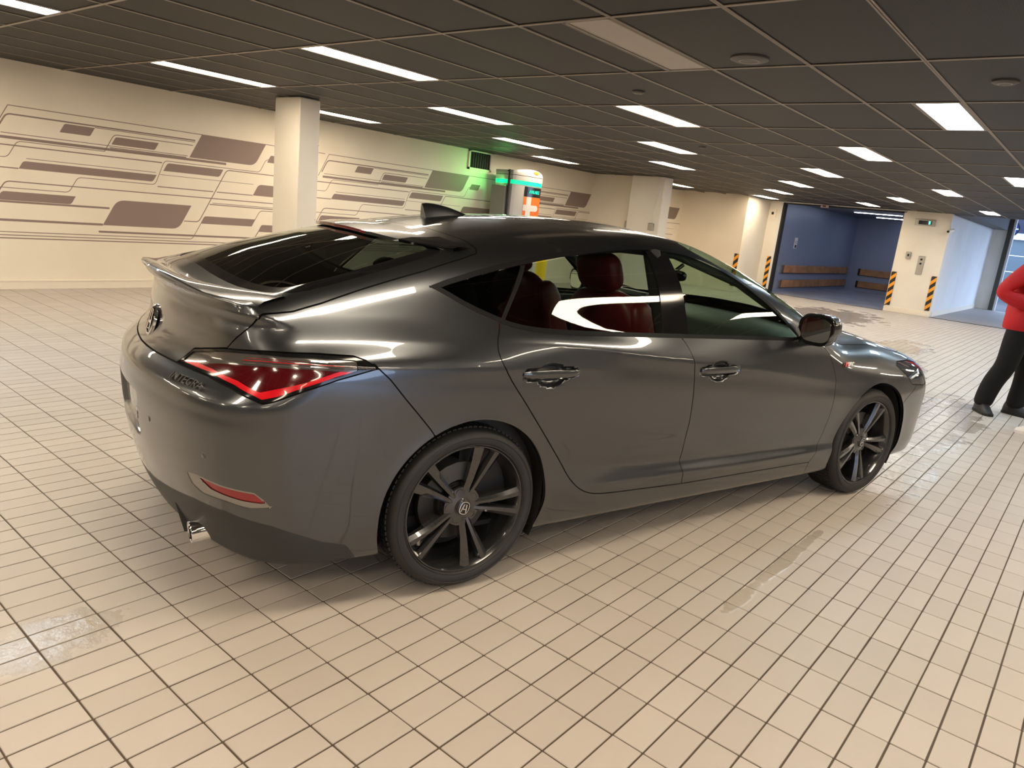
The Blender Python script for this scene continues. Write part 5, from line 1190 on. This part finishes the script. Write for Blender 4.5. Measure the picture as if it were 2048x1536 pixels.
    if vest:
        superell(.115, .155, .20, .55, 24, 16, Matrix.Translation(v['chest']*.55+v['waist']*.45+Vector((.075, 0, .0)))).obj('vest', M_blkj, jk, 60)
    for s in ('r', 'l'):
        d = (v['toe'+s]-v['ank'+s]); d.z = 0; d.normalize(); a = v['ank'+s]; Ms = frame((a.x, a.y, 0), d, (0, 0, 1)); P = []
        for x, hw, ht in ((-.095, .028, .08), (-.082, .040, .115), (-.03, .048, .145), (.03, .050, .125), (.09, .050, .085), (.15, .046, .054), (.185, .036, .044), (.198, .016, .032)):
            P.append([Ms @ Vector((x, q*hw, z)) for q, z in ((-1, .0), (-1.04, .022), (-.98, ht*.55), (-.6, ht), (0, ht*1.08), (.6, ht), (.98, ht*.55), (1.04, .022), (1, .0), (-1, .0))])
        mb = MB().grid(P); mb.add(P[0][:9], [tuple(range(9))]).add(P[-1][:9], [tuple(range(8, -1, -1))]); sh = mb.obj('shoe', shoe, root, 50)
        P = [(x, hw*1.07) for x, hw in ((-.098, .030), (-.082, .042), (-.03, .050), (.03, .052), (.09, .052), (.15, .048), (.187, .036), (.202, .014))]
        MB().prism(P+[(x, -y) for x, y in P[::-1]], .0, .024, Ms).obj('sole', shoe if shoe is M_shoew else M_dark, sh)
        for k in range(4): x = .035+.022*k; MB().tube([Ms @ Vector((x, -.024, .118-.016*k)), Ms @ Vector((x+.006, 0, .134-.019*k)), Ms @ Vector((x, .024, .118-.016*k))], .003, 6).obj('lace', shoe if shoe is M_shoew else M_blkj, sh)
    return root
J0 = dict(pelvis=(0, 0, .96), waist=(.01, 0, 1.12), chest=(.02, 0, 1.33), neckb=(.0, 0, 1.50), neck=(.01, 0, 1.55), headb=(.03, 0, 1.60), headm=(.035, 0, 1.685), headt=(.03, 0, 1.77),
          hipr=(0, -.10, .90), kneer=(.03, -.12, .50), calfr=(.0, -.125, .32), ankr=(-.02, -.13, .09), toer=(.10, -.15, .04),
          hipl=(0, .10, .90), kneel=(.06, .13, .50), calfl=(.05, .14, .32), ankl=(.04, .15, .09), toel=(.16, .18, .04),
          shr=(.0, -.20, 1.43), elbr=(-.10, -.27, 1.16), forer=(.06, -.24, 1.05), wrir=(.18, -.14, 1.02),
          shl=(.0, .20, 1.43), elbl=(-.08, .27, 1.16), forel=(.06, .24, 1.05), wril=(.18, .12, 1.02))
Jr = dict(J0); Jr.update(hipr=(0, -.10, .90), kneer=(-.02, -.15, .50), calfr=(-.10, -.16, .30), ankr=(-.13, -.17, .09), toer=(-.06, -.26, .04), elbr=(-.20, -.28, 1.18), forer=(.02, -.22, 1.10), wrir=(.20, -.06, 1.12), kneel=(.10, .10, .50), calfl=(.10, .11, .32), ankl=(.08, .11, .09), toel=(.20, .09, .04))
person('person', 'person in red fleece, black vest and black trousers standing to the right of the car', (8.55, .62, 0), math.radians(-98), Jr, M_redj, shoe=M_shoeb, vest=True)
Jw = dict(J0); Jw.update(elbr=(-.03, -.25, 1.14), forer=(-.01, -.25, 1.00), wrir=(.02, -.24, .88), elbl=(-.03, .25, 1.14), forel=(-.01, .25, 1.00), wril=(.02, .24, .88))
person('person', 'person cut off by the right frame edge, only a white trainer showing', (7.97, .20, 0), math.radians(92), Jw, M_blkj, shoe=M_shoew)
